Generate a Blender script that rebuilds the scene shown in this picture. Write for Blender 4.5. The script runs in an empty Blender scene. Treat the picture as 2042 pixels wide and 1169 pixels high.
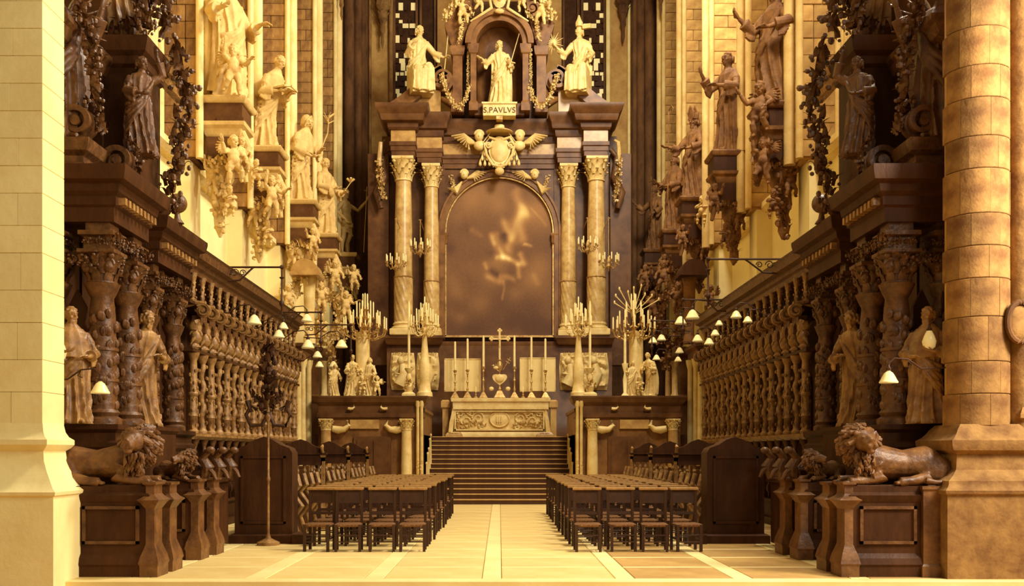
import bpy, math, random
from math import sin, cos, pi, radians as R
from mathutils import Vector, Matrix
random.seed(11)
SC = bpy.context.scene
COL = SC.collection

# ---------------------------------------------------------------- camera, world, light, exposure
cam = bpy.data.cameras.new('camera'); co = bpy.data.objects.new('camera', cam); COL.objects.link(co)
co.location = (0, 0, 1.6); co.rotation_euler = (R(90), 0, 0)
cam.sensor_width = 36; cam.lens = 2000 / 2042 * 36
cam.shift_x = 25 / 2042; cam.shift_y = 318.5 / 2042; cam.clip_end = 300
SC.camera = co
W = bpy.data.worlds.new('world'); SC.world = W; W.use_nodes = True
bg = W.node_tree.nodes['Background']; bg.inputs[0].default_value = (1.0, .80, .52, 1); bg.inputs[1].default_value = .33
def area(name, loc, target, size, power, col=(1, .93, .78)):
    l = bpy.data.lights.new(name, 'AREA'); l.energy = power; l.size = size; l.color = col
    o = bpy.data.objects.new(name, l); COL.objects.link(o); o.location = loc
    o.rotation_euler = (Vector(target) - Vector(loc)).to_track_quat('-Z', 'Y').to_euler()
area('nave_window_light', (9, -4, 15), (-4, 20, 4), 5, 1150)
area('clerestory_light', (6.4, 17, 17), (-5.5, 22, 3), 3, 3900)
area('left_stall_fill_light', (9.8, 9.2, 7), (-6, 21, 3), 2.5, 2000)  # unseen fill added low on the right to brighten the left stalls
area('choir_window_light', (5.2, 27, 20), (-3, 38, 9), 3, 2700)
SC.view_settings.view_transform = 'Standard'; SC.view_settings.look = 'None'
SC.view_settings.gamma = 1; SC.view_settings.use_curve_mapping = False
SC.view_settings.exposure = -0.12

# ---------------------------------------------------------------- materials
STOPS = [(0, (.026, .0085, .003)), (.25, (.105, .038, .011)), (.5, (.36, .165, .045)), (.75, (.68, .44, .13)), (1, (.95, .79, .36))]
def sep(v):
    v = max(0, min(1, v))
    for (a, ca), (b, cb) in zip(STOPS, STOPS[1:]):
        if v <= b:
            t = (v - a) / (b - a)
            return tuple(ca[i] + (cb[i] - ca[i]) * t for i in range(3)) + (1,)
MATS = {}
def mat(name, lo, hi, scale=3, rough=.7, bump=.0, bscale=25, rnd=.0, spec=.3, stretch=(1, 1, 1), metal=0, emit=0, brick=None):
    m = bpy.data.materials.new(name); m.use_nodes = True; nt = m.node_tree; N = nt.nodes; L = nt.links
    b = N['Principled BSDF']; b.inputs['Roughness'].default_value = rough; b.inputs['Metallic'].default_value = metal
    b.inputs['Specular IOR Level'].default_value = spec
    tc = N.new('ShaderNodeTexCoord'); mp = N.new('ShaderNodeMapping'); mp.inputs['Scale'].default_value = stretch
    L.new(tc.outputs['Object'], mp.inputs[0])
    no = N.new('ShaderNodeTexNoise'); no.inputs['Scale'].default_value = scale; no.inputs['Detail'].default_value = 6; no.inputs['Roughness'].default_value = .65
    L.new(mp.outputs[0], no.inputs[0])
    rp = N.new('ShaderNodeValToRGB'); rp.color_ramp.elements[0].position = .33; rp.color_ramp.elements[1].position = .67
    rp.color_ramp.elements[0].color = sep(lo); rp.color_ramp.elements[1].color = sep(hi)
    L.new(no.outputs[0], rp.inputs[0]); out = rp.outputs[0]
    if rnd:
        oi = N.new('ShaderNodeObjectInfo'); mr = N.new('ShaderNodeMapRange'); mr.inputs['To Min'].default_value = 1 - rnd; mr.inputs['To Max'].default_value = 1 + rnd * .35
        L.new(oi.outputs['Random'], mr.inputs[0]); mx = N.new('ShaderNodeVectorMath'); mx.operation = 'SCALE'
        L.new(out, mx.inputs[0]); L.new(mr.outputs[0], mx.inputs['Scale']); out = mx.outputs[0]
    L.new(out, b.inputs['Base Color'])
    if emit:
        L.new(out, b.inputs['Emission Color']); b.inputs['Emission Strength'].default_value = emit
    if bump:
        n2 = N.new('ShaderNodeTexNoise'); n2.inputs['Scale'].default_value = bscale; n2.inputs['Detail'].default_value = 4
        L.new(mp.outputs[0], n2.inputs[0]); bp = N.new('ShaderNodeBump'); bp.inputs['Strength'].default_value = bump; bp.inputs['Distance'].default_value = .02
        L.new(n2.outputs[0], bp.inputs['Height']); L.new(bp.outputs[0], b.inputs['Normal'])
    MATS[name] = m; return m
PLASTER = mat('white_plaster', .93, 1, 1.2, .9, .2, 6)
STONE = mat('pale_stone', .80, .98, 1.2, .9, .4, 14, rnd=.08)
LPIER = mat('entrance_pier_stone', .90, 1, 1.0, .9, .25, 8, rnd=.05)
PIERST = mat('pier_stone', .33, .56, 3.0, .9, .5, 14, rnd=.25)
RSTONE = mat('right_shaft_stone', .66, .84, 1.4, .9, .4, 12, rnd=.12)
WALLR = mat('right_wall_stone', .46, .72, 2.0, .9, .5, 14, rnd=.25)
BRSTONE = mat('weathered_shaded_stone', .26, .58, 2.4, .9, .5, 10, rnd=.25, stretch=(1, 1, .5))  # weathered brown, with the shade of the left pier fronts put into the colour
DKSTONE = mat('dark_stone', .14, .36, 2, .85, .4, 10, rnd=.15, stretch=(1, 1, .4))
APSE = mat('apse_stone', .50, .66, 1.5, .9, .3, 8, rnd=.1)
FLOORM = mat('pale_floor_stone', .86, .95, 1.3, .55, .1, 20)
FLOORT = mat('tan_floor_stone', .56, .70, 1.5, .5, .1, 20, rnd=.15)
FLOORP = mat('cream_floor_stone', .78, .87, 1.5, .5, .1, 20, rnd=.06)
OAK = mat('dark_oak', .04, .17, 3, .5, .3, 18, spec=.14, stretch=(1, 1, .35))
OAKC = mat('carved_oak', .10, .32, 7, .42, .6, 16, spec=.4)
OAKL = mat('worn_oak', .28, .56, 6, .42, .5, 16, spec=.4)
OAKE = mat('desk_oak', .16, .36, 4, .45, .4, 16, spec=.35)
CHAIRW = mat('chair_wood', .02, .10, 5, .5, .2, 30, spec=.3)
RUSH = mat('rush', .22, .42, 30, .8, .6, 80, stretch=(1, 4, 1))
DMARB = mat('dark_marble', .15, .32, 1.6, .4, 0, spec=.25)
MMARB = mat('brown_marble', .27, .44, 2.2, .4, 0, spec=.25)
TMARB = mat('tan_marble', .48, .68, 2.5, .3, 0, spec=.5)
WMARB = mat('white_marble', .72, .90, 3, .45, .3, 20)
CMARB = mat('column_marble', .56, .80, 3.5, .3, 0, spec=.5)
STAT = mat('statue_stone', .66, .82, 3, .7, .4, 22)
STATD = mat('shaded_statue_stone', .24, .44, 3, .7, .4, 22)  # darker copy of the statue stone: right-side backlight shade put into the colour
BRASS = mat('tarnished_brass', .5, .8, 8, .35, .2, 30, metal=.5)
WAX = mat('candle_wax', .88, 1, 5, .5)
IRON = mat('wrought_iron', .04, .12, 5, .5)
CLOTH = mat('linen_panel', .84, .9, 2, .9, .3, 40)
SHADE = mat('opal_glass', .93, 1, 2, .25, 0, emit=.12)
GLASS = mat('daylit_glass', .88, 1, 1.5, .3, 0, emit=.35, rnd=.1)
DGLASS = mat('dark_leaded_glass', .05, .2, 4, .15, 0, rnd=.2)
STEPM = mat('step_marble', .10, .22, 3, .4, .1)
NOSE = mat('step_edge', .56, .72, 3, .4)
INK = mat('black_paint', .02, .06)
PHOTO = None

# ---------------------------------------------------------------- mesh builder
class MB:
    def __init__(s): s.v = []; s.f = []; s.M = None
    def add(s, vs, fs):
        b = len(s.v)
        if s.M is not None: vs = [tuple(s.M @ Vector(p)) for p in vs]
        s.v += [tuple(p) for p in vs]; s.f += [tuple(b + i for i in q) for q in fs]; return s
    def box(s, x0, y0, z0, x1, y1, z1, r=0):
        if r: return s.rect(x0 + r, y0 + r, x1 - r, y1 - r, [(0, z0), (r, z0 + r), (r, z1 - r), (0, z1)])
        return s.rect(x0, y0, x1, y1, [(0, z0), (0, z1)])
    def rect(s, x0, y0, x1, y1, prof):
        vs = []; fs = []
        for e, z in prof: vs += [(x0 - e, y0 - e, z), (x1 + e, y0 - e, z), (x1 + e, y1 + e, z), (x0 - e, y1 + e, z)]
        for k in range(len(prof) - 1):
            for i in range(4):
                a = 4 * k + i; b = 4 * k + (i + 1) % 4; fs.append((a, b, b + 4, a + 4))
        n = 4 * (len(prof) - 1); fs += [(3, 2, 1, 0), (n, n + 1, n + 2, n + 3)]
        return s.add(vs, fs)
    def loft(s, rings, cap=True, close=True):
        n = len(rings[0]); vs = [p for r in rings for p in r]; fs = []
        for k in range(len(rings) - 1):
            for i in range(n if close else n - 1):
                a = n * k + i; b = n * k + (i + 1) % n; fs.append((a, b, b + n, a + n))
        if cap: fs += [tuple(range(n - 1, -1, -1)), tuple(range(n * (len(rings) - 1), n * len(rings)))]
        return s.add(vs, fs)
    def lathe(s, cx, cy, prof, n=16, off=None):
        rings = []
        for r, z in prof:
            ox, oy = off(z) if off else (0, 0)
            rings.append([(cx + ox + r * cos(2 * pi * i / n), cy + oy + r * sin(2 * pi * i / n), z) for i in range(n)])
        return s.loft(rings)
    def tube(s, pts, rad, n=8, flat=1):
        pts = [Vector(p) for p in pts]
        if not isinstance(rad, (list, tuple)): rad = [rad] * len(pts)
        rings = []; up = Vector((0.02, 0.13, 1)).normalized(); 
        for i, p in enumerate(pts):
            d = (pts[min(i + 1, len(pts) - 1)] - pts[max(i - 1, 0)])
            d = d.normalized() if d.length > 1e-9 else Vector((0, 0, 1))
            if abs(d.dot(up)) > .97: up = Vector((1, 0.1, 0)).normalized()
            a = d.cross(up).normalized(); b = d.cross(a)
            up = -b if False else up
            rings.append([tuple(p + a * (rad[i] * cos(2 * pi * k / n)) + b * (rad[i] * flat * sin(2 * pi * k / n))) for k in range(n)])
        return s.loft(rings)
    def ell(s, c, r, n=10, m=7, rot=None):
        if not isinstance(r, (list, tuple)): r = (r, r, r)
        rings = []; c = Vector(c)
        for j in range(m + 1):
            ph = -pi / 2 + pi * (j + .02) / (m + .04); 
            ring = []
            for i in range(n):
                p = Vector((r[0] * cos(ph) * cos(2 * pi * i / n), r[1] * cos(ph) * sin(2 * pi * i / n), r[2] * sin(ph)))
                if rot: p = rot @ p
                ring.append(tuple(c + p))
            rings.append(ring)
        return s.loft(rings)
    def prism(s, poly, ax, a, b):
        def P(u, w, t): return {'x': (t, u, w), 'y': (u, t, w), 'z': (u, w, t)}[ax]
        n = len(poly); vs = [P(u, w, a) for u, w in poly] + [P(u, w, b) for u, w in poly]
        fs = [(i, (i + 1) % n, n + (i + 1) % n, n + i) for i in range(n)] + [tuple(range(n - 1, -1, -1)), tuple(range(n, 2 * n))]
        return s.add(vs, fs)
    def leaf(s, base, out, h, w, curl=.5, n=4):
        base = Vector(base); out = Vector(out).normalized(); side = out.cross(Vector((0, 0, 1))).normalized()
        vs = []; fs = []
        for k in range(n + 1):
            t = k / n; ww = w * (sin(pi * min(1, .25 + t * .8)) ** .7) * (1 - .55 * t)
            o = out * (curl * h * t * t) ; z = h * (sin(t * 2.1) / sin(2.1) if False else t * (1.25 - .35 * t * t))
            c = base + o + Vector((0, 0, z if t < .95 else h * .8))
            vs += [tuple(c - side * ww), tuple(c + out * ww * .35), tuple(c + side * ww)]
        for k in range(n):
            a = 3 * k; fs += [(a, a + 1, a + 4, a + 3), (a + 1, a + 2, a + 5, a + 4)]
        return s.add(vs, fs)
    def volute(s, c, r, width, turns=1.6, thick=None, ax='y', flip=1, start=0, n=34):
        """spiral band lying in the plane across axis ax, extruded by width"""
        thick = thick or r * .3; pi_, po = [], []
        for k in range(n + 1):
            t = k / n; a = start + flip * 2 * pi * turns * t; rr = r * (1 - .8 * t); th = thick * (1 - .6 * t)
            po.append((c[0] + rr * cos(a), c[2] + rr * sin(a)) if ax == 'y' else (c[1] + rr * cos(a), c[2] + rr * sin(a)))
            q = rr - th
            pi_.append((c[0] + q * cos(a), c[2] + q * sin(a)) if ax == 'y' else (c[1] + q * cos(a), c[2] + q * sin(a)))
        t0 = c[1] if ax == 'y' else c[0]
        rings = []
        for o, i in zip(po, pi_):
            if ax == 'y': rings.append([(o[0], t0 - width / 2, o[1]), (o[0], t0 + width / 2, o[1]), (i[0], t0 + width / 2, i[1]), (i[0], t0 - width / 2, i[1])])
            else: rings.append([(t0 - width / 2, o[0], o[1]), (t0 + width / 2, o[0], o[1]), (t0 + width / 2, i[0], i[1]), (t0 - width / 2, i[0], i[1])])
        s.loft(rings)
        # drum that closes the eye and the web behind
        if ax == 'y': s.M2 = None; s.disc(c, r * .86, width * .45, 'y'); s.disc(c, r * .24, width * 1.1, 'y')
        else: s.disc(c, r * .86, width * .45, 'x'); s.disc(c, r * .24, width * 1.1, 'x')
        return s
    def disc(s, c, r, w, ax, n=18):
        vs = []
        for sg in (-.5, .5):
            for i in range(n):
                u, v = r * cos(2 * pi * i / n), r * sin(2 * pi * i / n)
                vs.append((c[0] + u, c[1] + sg * w, c[2] + v) if ax == 'y' else (c[0] + sg * w, c[1] + u, c[2] + v))
        return s.add(vs, [(i, (i + 1) % n, n + (i + 1) % n, n + i) for i in range(n)] + [tuple(range(n)), tuple(range(2 * n - 1, n - 1, -1))])
    def foliage(s, pts, r, k=9, seed=0, size=None):
        """garland: leaves, fruits and buds packed along a line"""
        rd = random.Random(seed); pts = [Vector(p) for p in pts]; size = size or r * .5
        for a, b in zip(pts, pts[1:]):
            m = max(1, int((b - a).length / (size * .9)))
            for i in range(m):
                c = a.lerp(b, (i + .5) / m)
                for j in range(int(k * .8)):
                    o = Vector((rd.uniform(-1, 1), rd.uniform(-1, 1), rd.uniform(-1, 1))) * r * .75
                    q = size * rd.uniform(.22, .5)
                    if rd.random() < .4: s.ell(c + o, (q, q * .8, q * rd.uniform(.8, 1.3)), 6, 4)
                    else: s.leaf(c + o * .6, (rd.uniform(-1, 1), rd.uniform(-1.2, .3), rd.uniform(-.2, .2)), size * rd.uniform(1, 2), size * .5, 1.0, 3)
        return s
def mesh(name, mb, m, smooth=True, ang=38):
    me = bpy.data.meshes.new(name); me.from_pydata(mb.v, [], mb.f); me.validate(clean_customdata=False)
    if m: me.materials.append(m)
    if smooth:
        me.polygons.foreach_set('use_smooth', [True] * len(me.polygons))
        try: me.set_sharp_from_angle(angle=R(ang))
        except Exception: pass
    me.update(); return me
def link(name, me, parent=None, loc=(0, 0, 0), rz=0, sc=None):
    o = bpy.data.objects.new(name, me); COL.objects.link(o); o.location = loc; o.rotation_euler = (0, 0, rz)
    if sc: o.scale = sc if isinstance(sc, (tuple, list)) else (sc,) * 3
    if parent: o.parent = parent
    return o
def tag(o, label=None, cat=None, group=None, kind=None):
    if label: o['label'] = label
    if cat: o['category'] = cat
    if group: o['group'] = group
    if kind: o['kind'] = kind
    return o
def E(name, label, cat, loc, rz=0, group=None, sc=None):
    o = link(name, None, None, loc, rz, sc); o.empty_display_size = .2; return tag(o, label, cat, group)
def S(name, loc=(0, 0, 0)):
    return tag(link(name, None, None, loc), kind='structure')
def O(name, mb, m, parent=None, world=False, label=None, smooth=True, ang=38):
    """one mesh object; world=True: the coordinates are world ones, moved into the parent's frame"""
    if world and parent:
        l = parent.location if parent.parent is None else parent.location + parent.parent.location
        mb.v = [(a - l.x, b - l.y, c - l.z) for a, b, c in mb.v]
    o = link(name, mesh(name, mb, m, smooth, ang), parent)
    if label: o['label'] = label
    return o
def T(name, mb, m, label, cat, loc=(0, 0, 0), rz=0, group=None, sc=None):
    o = link(name, mesh(name, mb, m), None, loc, rz, sc); return tag(o, label, cat, group)
def copy_tree(o, parent=None):
    c = o.copy(); COL.objects.link(c); c.parent = parent
    for ch in [x for x in KIDS.get(o.name, [])]: copy_tree(ch, c)
    return c
KIDS = {}
def index():
    KIDS.clear()
    for x in bpy.data.objects:
        if x.parent: KIDS.setdefault(x.parent.name, []).append(x)
def dup(o, loc=None, rz=None, label=None, group=None, mirror=False):
    c = copy_tree(o)
    if mirror: c.location = (-o.location.x, o.location.y, o.location.z); c.scale.x *= -1; c.rotation_euler.z = -o.rotation_euler.z
    if loc is not None: c.location = loc
    if rz is not None: c.rotation_euler.z = rz
    if label: c['label'] = label
    if group: c['group'] = group
    return c
def PX(px, py, d): return ((px - 996) * d / 2000, d, 1.6 + (903 - py) * d / 2000)

# ---------------------------------------------------------------- carved figures (made first: one continuous voxel surface each)
def remesh(mb, vox):
    me = bpy.data.meshes.new('body'); me.from_pydata(mb.v, [], mb.f); me.validate()
    o = bpy.data.objects.new('body', me); COL.objects.link(o)
    md = o.modifiers.new('r', 'REMESH'); md.mode = 'VOXEL'; md.voxel_size = vox
    md2 = o.modifiers.new('s', 'SMOOTH'); md2.factor = .4; md2.iterations = 1
    dg = bpy.context.evaluated_depsgraph_get(); ev = o.evaluated_get(dg); r = ev.to_mesh()
    out = MB(); out.v = [tuple(v.co) for v in r.vertices]; out.f = [tuple(p.vertices) for p in r.polygons]
    ev.to_mesh_clear(); bpy.data.objects.remove(o); bpy.data.meshes.remove(me); return out
def lerp_prof(prof, n):
    z0, z1 = prof[0][0], prof[-1][0]; out = []
    for k in range(n):
        z = z0 + (z1 - z0) * k / (n - 1)
        for a, b in zip(prof, prof[1:]):
            if z <= b[0] + 1e-9:
                t = (z - a[0]) / (b[0] - a[0]); t = t * t * (3 - 2 * t)
                out.append((z,) + tuple(a[i] + (b[i] - a[i]) * t for i in (1, 2))); break
    return out
def hand(mb, w, d, s=1.0, curl=.5, side=1):
    """palm, four unequal bent fingers and a thumb leaving the side of the palm"""
    w = Vector(w); d = Vector(d).normalized(); a = d.cross(Vector((0, .3, 1))).normalized() * side; b = d.cross(a)
    L = .052 * s; c = w + d * L * .5
    mb.tube([w - d * .008, w + d * L * .35, w + d * L * .8, w + d * L], [.013 * s, .019 * s, .020 * s, .016 * s], 8, .6)
    for i, ln in enumerate((.040, .047, .044, .034)):
        st = w + d * L * .85 + a * ((i - 1.5) * .0088 * s); ln *= s
        q = st + d * ln * .5 + b * curl * ln * .25; e = q + d * ln * .5 * (1 - curl * .6) + b * ln * .5 * curl
        mb.tube([st, q, e], [.0052 * s, .0047 * s, .0035 * s], 6)
    st = w + d * L * .3 - a * .014 * s
    mb.tube([st, st - a * .016 * s + d * .012 * s, st - a * .018 * s + d * .03 * s + b * .01 * s], [.007 * s, .0058 * s, .0042 * s], 6)
def head(bd, dt, c, yaw=0, pitch=0, beard=0, hair=1, s=1.0, hood=0, mitre=0):
    M = Matrix.Translation(c) @ Matrix.Rotation(yaw, 4, 'Z') @ Matrix.Rotation(pitch, 4, 'X') @ Matrix.Scale(s, 4)
    for m in (bd, dt): m.M = (m.M @ M) if m.M is not None else M
    bd.ell((0, 0, .004), (.043, .052, .062), 14, 10)
    bd.ell((0, -.018, -.034), (.029, .032, .028), 10, 7)
    bd.tube([(0, -.046, .018), (0, -.062, -.008)], [.006, .0095], 7)
    bd.ell((0, -.045, .022), (.034, .012, .0075), 10, 5)
    for sg in (-1, 1):
        dt.ell((sg * .0165, -.0465, .008), (.0085, .006, .005), 8, 5)
        bd.ell((sg * .0435, .004, 0), (.007, .012, .017), 6, 5)
        bd.ell((sg * .024, -.036, -.013), (.014, .012, .013), 8, 5)
    dt.tube([(-.013, -.0475, -.0285), (0, -.053, -.0275), (.013, -.0475, -.0285)], [.003, .0052, .003], 6)
    rd = random.Random(3)
    if hair:
        for i in range(46):
            a = rd.uniform(0, 2 * pi); e = rd.uniform(.15, 1.35)
            x, y, z = .046 * cos(a) * cos(e), .054 * sin(a) * cos(e), .062 * sin(e)
            if y < -.034 and z < .045: continue
            bd.ell((x, y + .004, z + .004), (.013, .013, .011), 6, 4)
        for i in range(24):
            a = rd.uniform(-.25 * pi, 1.25 * pi); bd.ell((.046 * cos(a), .012 + .044 * abs(sin(a)), rd.uniform(-.045 * hair, .02)), (.013, .013, .016), 6, 4)
    if beard:
        for i in range(26):
            x = rd.uniform(-.026, .026); z = -.038 - rd.uniform(0, .05) * beard * (1 - abs(x) / .04)
            bd.ell((x, -.044 + abs(x) * .35, z), (.010, .010, .014), 6, 4)
    if hood:
        bd.ell((0, .020, .012), (.056, .056, .074), 12, 8); bd.tube([(-.05, -.03, -.05), (-.046, -.038, .02), (0, -.036, .075), (.046, -.038, .02), (.05, -.03, -.05)], .013, 7)
    if mitre:
        bd.prism([(-.048, .03), (-.058, .10), (0, .19), (.058, .10), (.048, .03)], 'y', -.042, -.026)
        bd.prism([(-.048, .03), (-.058, .10), (0, .19), (.058, .10), (.048, .03)], 'y', .022, .038)
        bd.box(-.048, -.04, .025, .048, .036, .09); dt.box(-.052, -.046, .03, .052, -.038, .045); dt.box(-.007, -.047, .03, .007, -.040, .17)
    for m in (bd, dt): m.M = None
def figure(H, arms, yaw=0, pitch=.1, beard=0, hair=1, hood=0, mitre=0, sway=.03, lean=0, seed=0, cape=0, mantle=1, cloak=0, nude=0, folds=11, wings=0, seat=0, props=None, res=165):
    """standing or seated draped figure, height 1 facing -Y, then scaled to H; arms: [(elbow, wrist, hand direction)]"""
    rd = random.Random(seed); bd, dt = MB(), MB(); ph = rd.uniform(0, 6)
    def cx(z): return sway * sin(pi * min(1, z / .84))
    def cy(z): return -lean * (max(0, z - .3) ** 1.6) * 1.6
    up = 0
    if not nude and not seat:
        prof = [(0.0, .155, .125), (.06, .145, .115), (.25, .128, .098), (.42, .122, .095), (.53, .118, .09), (.61, .098, .075), (.70, .112, .08), (.77, .118, .078), (.805, .10, .062), (.835, .045, .042), (.87, .033, .035)]
    elif seat:
        prof = [(.30, .13, .10), (.42, .125, .10), (.53, .11, .09), (.61, .098, .075), (.70, .112, .08), (.77, .118, .078), (.805, .10, .062), (.835, .045, .042), (.87, .033, .035)]
    else:
        prof = [(.46, .075, .06), (.50, .092, .07), (.56, .084, .062), (.62, .076, .056), (.69, .095, .066), (.75, .105, .068), (.795, .095, .052), (.83, .035, .036), (.87, .03, .032)]
    rings = []
    for z, rx, ry in lerp_prof(prof, 44):
        A = (.36 * max(0, 1 - z / .8) ** .55 + .07) if not nude else .0
        ring = []
        for i in range(60):
            t = 2 * pi * i / 60; f = 1 + A * ((1 - abs(sin(folds * t / 2 + ph + 1.1 * sin(5 * z + t)))) ** 1.3 - .35)
            ring.append((cx(z) + rx * f * cos(t), cy(z) + ry * f * sin(t), z))
        rings.append(ring)
    bd.loft(rings)
    if nude:
        for sg in (-1, 1):
            k = .03 if sg > 0 else -.01
            bd.tube([(cx(.5) + sg * .042, 0, .52), (sg * .05 + .005, -.02 - k, .29), (sg * .056, .01, .16), (sg * .06, .005, .035)], [.052, .036, .03, .018], 12)
            bd.tube([(sg * .06, .012, .03), (sg * .065, -.03, .018), (sg * .068, -.065, .008)], [.018, .016, .01], 8)
        for sg in (-1, 1): bd.ell((cx(.72) + sg * .042, -.045, .725), (.038, .022, .028), 10, 6)
        for j in range(7):
            a0 = rd.uniform(0, .8); pts = [(cx(.5) + .10 * cos(a0 + t * 4.4), .078 * sin(a0 + t * 4.4), .50 - .03 * j + .05 * sin(4 * t + j)) for t in [q / 9 for q in range(10)]]
            bd.tube(pts, .018, 7)
        for j in range(5): bd.tube([(.08 + .012 * j, .02, .52), (.10 + .012 * j, .05, .3), (.09 + .02 * j, .06, .05)], [.012, .02, .018], 7)
    elif seat:
        for sg in (-1, 1):
            kn = (sg * .085, -.23, .36 + .01 * sg); ft = (sg * .07, -.25, .02)
            bd.tube([(sg * .06, 0, .38), kn], [.085, .058], 14); bd.tube([kn, (sg * .078, -.25, .2), ft], [.06, .05, .05], 12)
            bd.tube([(ft[0], -.24, .02), (ft[0], -.32, .012)], [.024, .014], 8)
        for j in range(10):
            x = -.13 + .029 * j; bd.tube([(x * .9, -.12, .41), (x, -.27, .36 - .1 * rd.random()), (x * 1.1, -.27 + .02 * rd.random(), .03)], [.012, .02, .022], 7)
        bd.loft([[(x, y, z) for x, y in ((-.15, -.24), (.15, -.24), (.16, .1), (-.16, .1))] for z in (0, .2, .36)])
    else:
        for sg in (-1, 1): bd.tube([(sg * .055, -.09, .02), (sg * .065, -.165, .012)], [.024, .014], 8)
    if mantle and not nude:
        for j in range(7):
            z1 = .70 - .055 * j
            pts = []
            for q in range(11):
                t = q / 10; a = 2 * pi * (-.05 - .52 * t); z = .78 + (z1 - .33 - .78) * t + .0 - .10 * sin(pi * t)
                z = max(.05, z + .12 * t); r = 1.04
                pr = [(a_, b_, c_) for a_, b_, c_ in lerp_prof(prof, 30)]; k = min(range(30), key=lambda n: abs(pr[n][0] - z))
                pts.append((cx(z) + pr[k][1] * r * cos(a), cy(z) + pr[k][2] * r * sin(a) - .006, z))
            bd.tube(pts, [.014 + .007 * sin(3 * j + q) for q in range(11)], 7)
    if cape:
        bd.loft([[(cx(z) + rx * (1 + .05 * sin(9 * t + 4 * z)) * cos(t), cy(z) + .0 + ry * (1 + .05 * sin(9 * t)) * sin(t), z) for t in [2 * pi * i / 40 for i in range(40)]] for z, rx, ry in ((.56, .168, .125), (.60, .165, .122), (.7, .145, .105), (.78, .122, .085), (.82, .075, .06), (.85, .05, .05))])
    if cloak:
        rr = []
        for k in range(16):
            z = .80 - .76 * k / 15; w = .12 + .06 * (1 - z); ring = []
            for i in range(24):
                t = pi * (-.06 + 1.12 * i / 23); f = 1 + .09 * sin(11 * t + z * 3); ring.append((cx(z) + w * f * cos(t), cy(z) + .01 + w * .85 * f * sin(t), z))
            for i in range(23, -1, -1):
                t = pi * (-.06 + 1.12 * i / 23); f = .84 + .09 * sin(11 * t + z * 3); ring.append((cx(z) + w * f * cos(t), cy(z) + .01 + w * .85 * f * sin(t), z))
            rr.append(ring)
        bd.loft(rr)
    for (e, w, hd) in arms:
        sg = 1 if e[0] > 0 else -1; sh = Vector((cx(.76) + sg * .098, cy(.76), .765)); e = Vector(e); w = Vector(w)
        if nude: bd.tube([sh, sh.lerp(e, .5), e, e.lerp(w, .4), w], [.034, .031, .025, .024, .015], 10)
        else:
            bd.tube([sh, sh.lerp(e, .5), e, e.lerp(w, .65)], [.046, .046, .044, .052], 12)
            bd.tube([e.lerp(w, .5), w], [.024, .016], 9)
            for j in range(4): bd.tube([sh.lerp(e, .3 + .2 * j) + Vector((0, -.02, .03)), e.lerp(w, .1 * j) + Vector((0, 0, -.06 - .012 * j)), e.lerp(w, .55) + Vector((0, .0, -.03 - .02 * j))], [.014, .018, .012], 7)
        hand(dt, w, hd, 1.15, .6, sg)
    bd.tube([(cx(.83), cy(.83), .82), (cx(.87), cy(.88) - .004, .885)], [.034, .028], 10)
    head(bd, dt, (cx(.84), cy(.92) - .008, .925), yaw, pitch, beard, hair, 1.06, hood, mitre)
    if wings:
        for sg in (-1, 1):
            for k in range(9):
                a = R(20 + 12 * k); L = .42 - .025 * k
                bd.tube([(sg * .04, .07, .72 - .01 * k), (sg * (.05 + .5 * L * sin(a)), .12, .72 + .5 * L * cos(a)), (sg * (.05 + L * sin(a)), .13, .70 + L * cos(a) * .9)], [.02, .032, .012], 7, .4)
    bd = remesh(bd, 1 / res)
    if props: props(dt)
    bd.add(dt.v, dt.f); bd.v = [(a * H, b * H, c * H) for a, b, c in bd.v]; return bd
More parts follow.
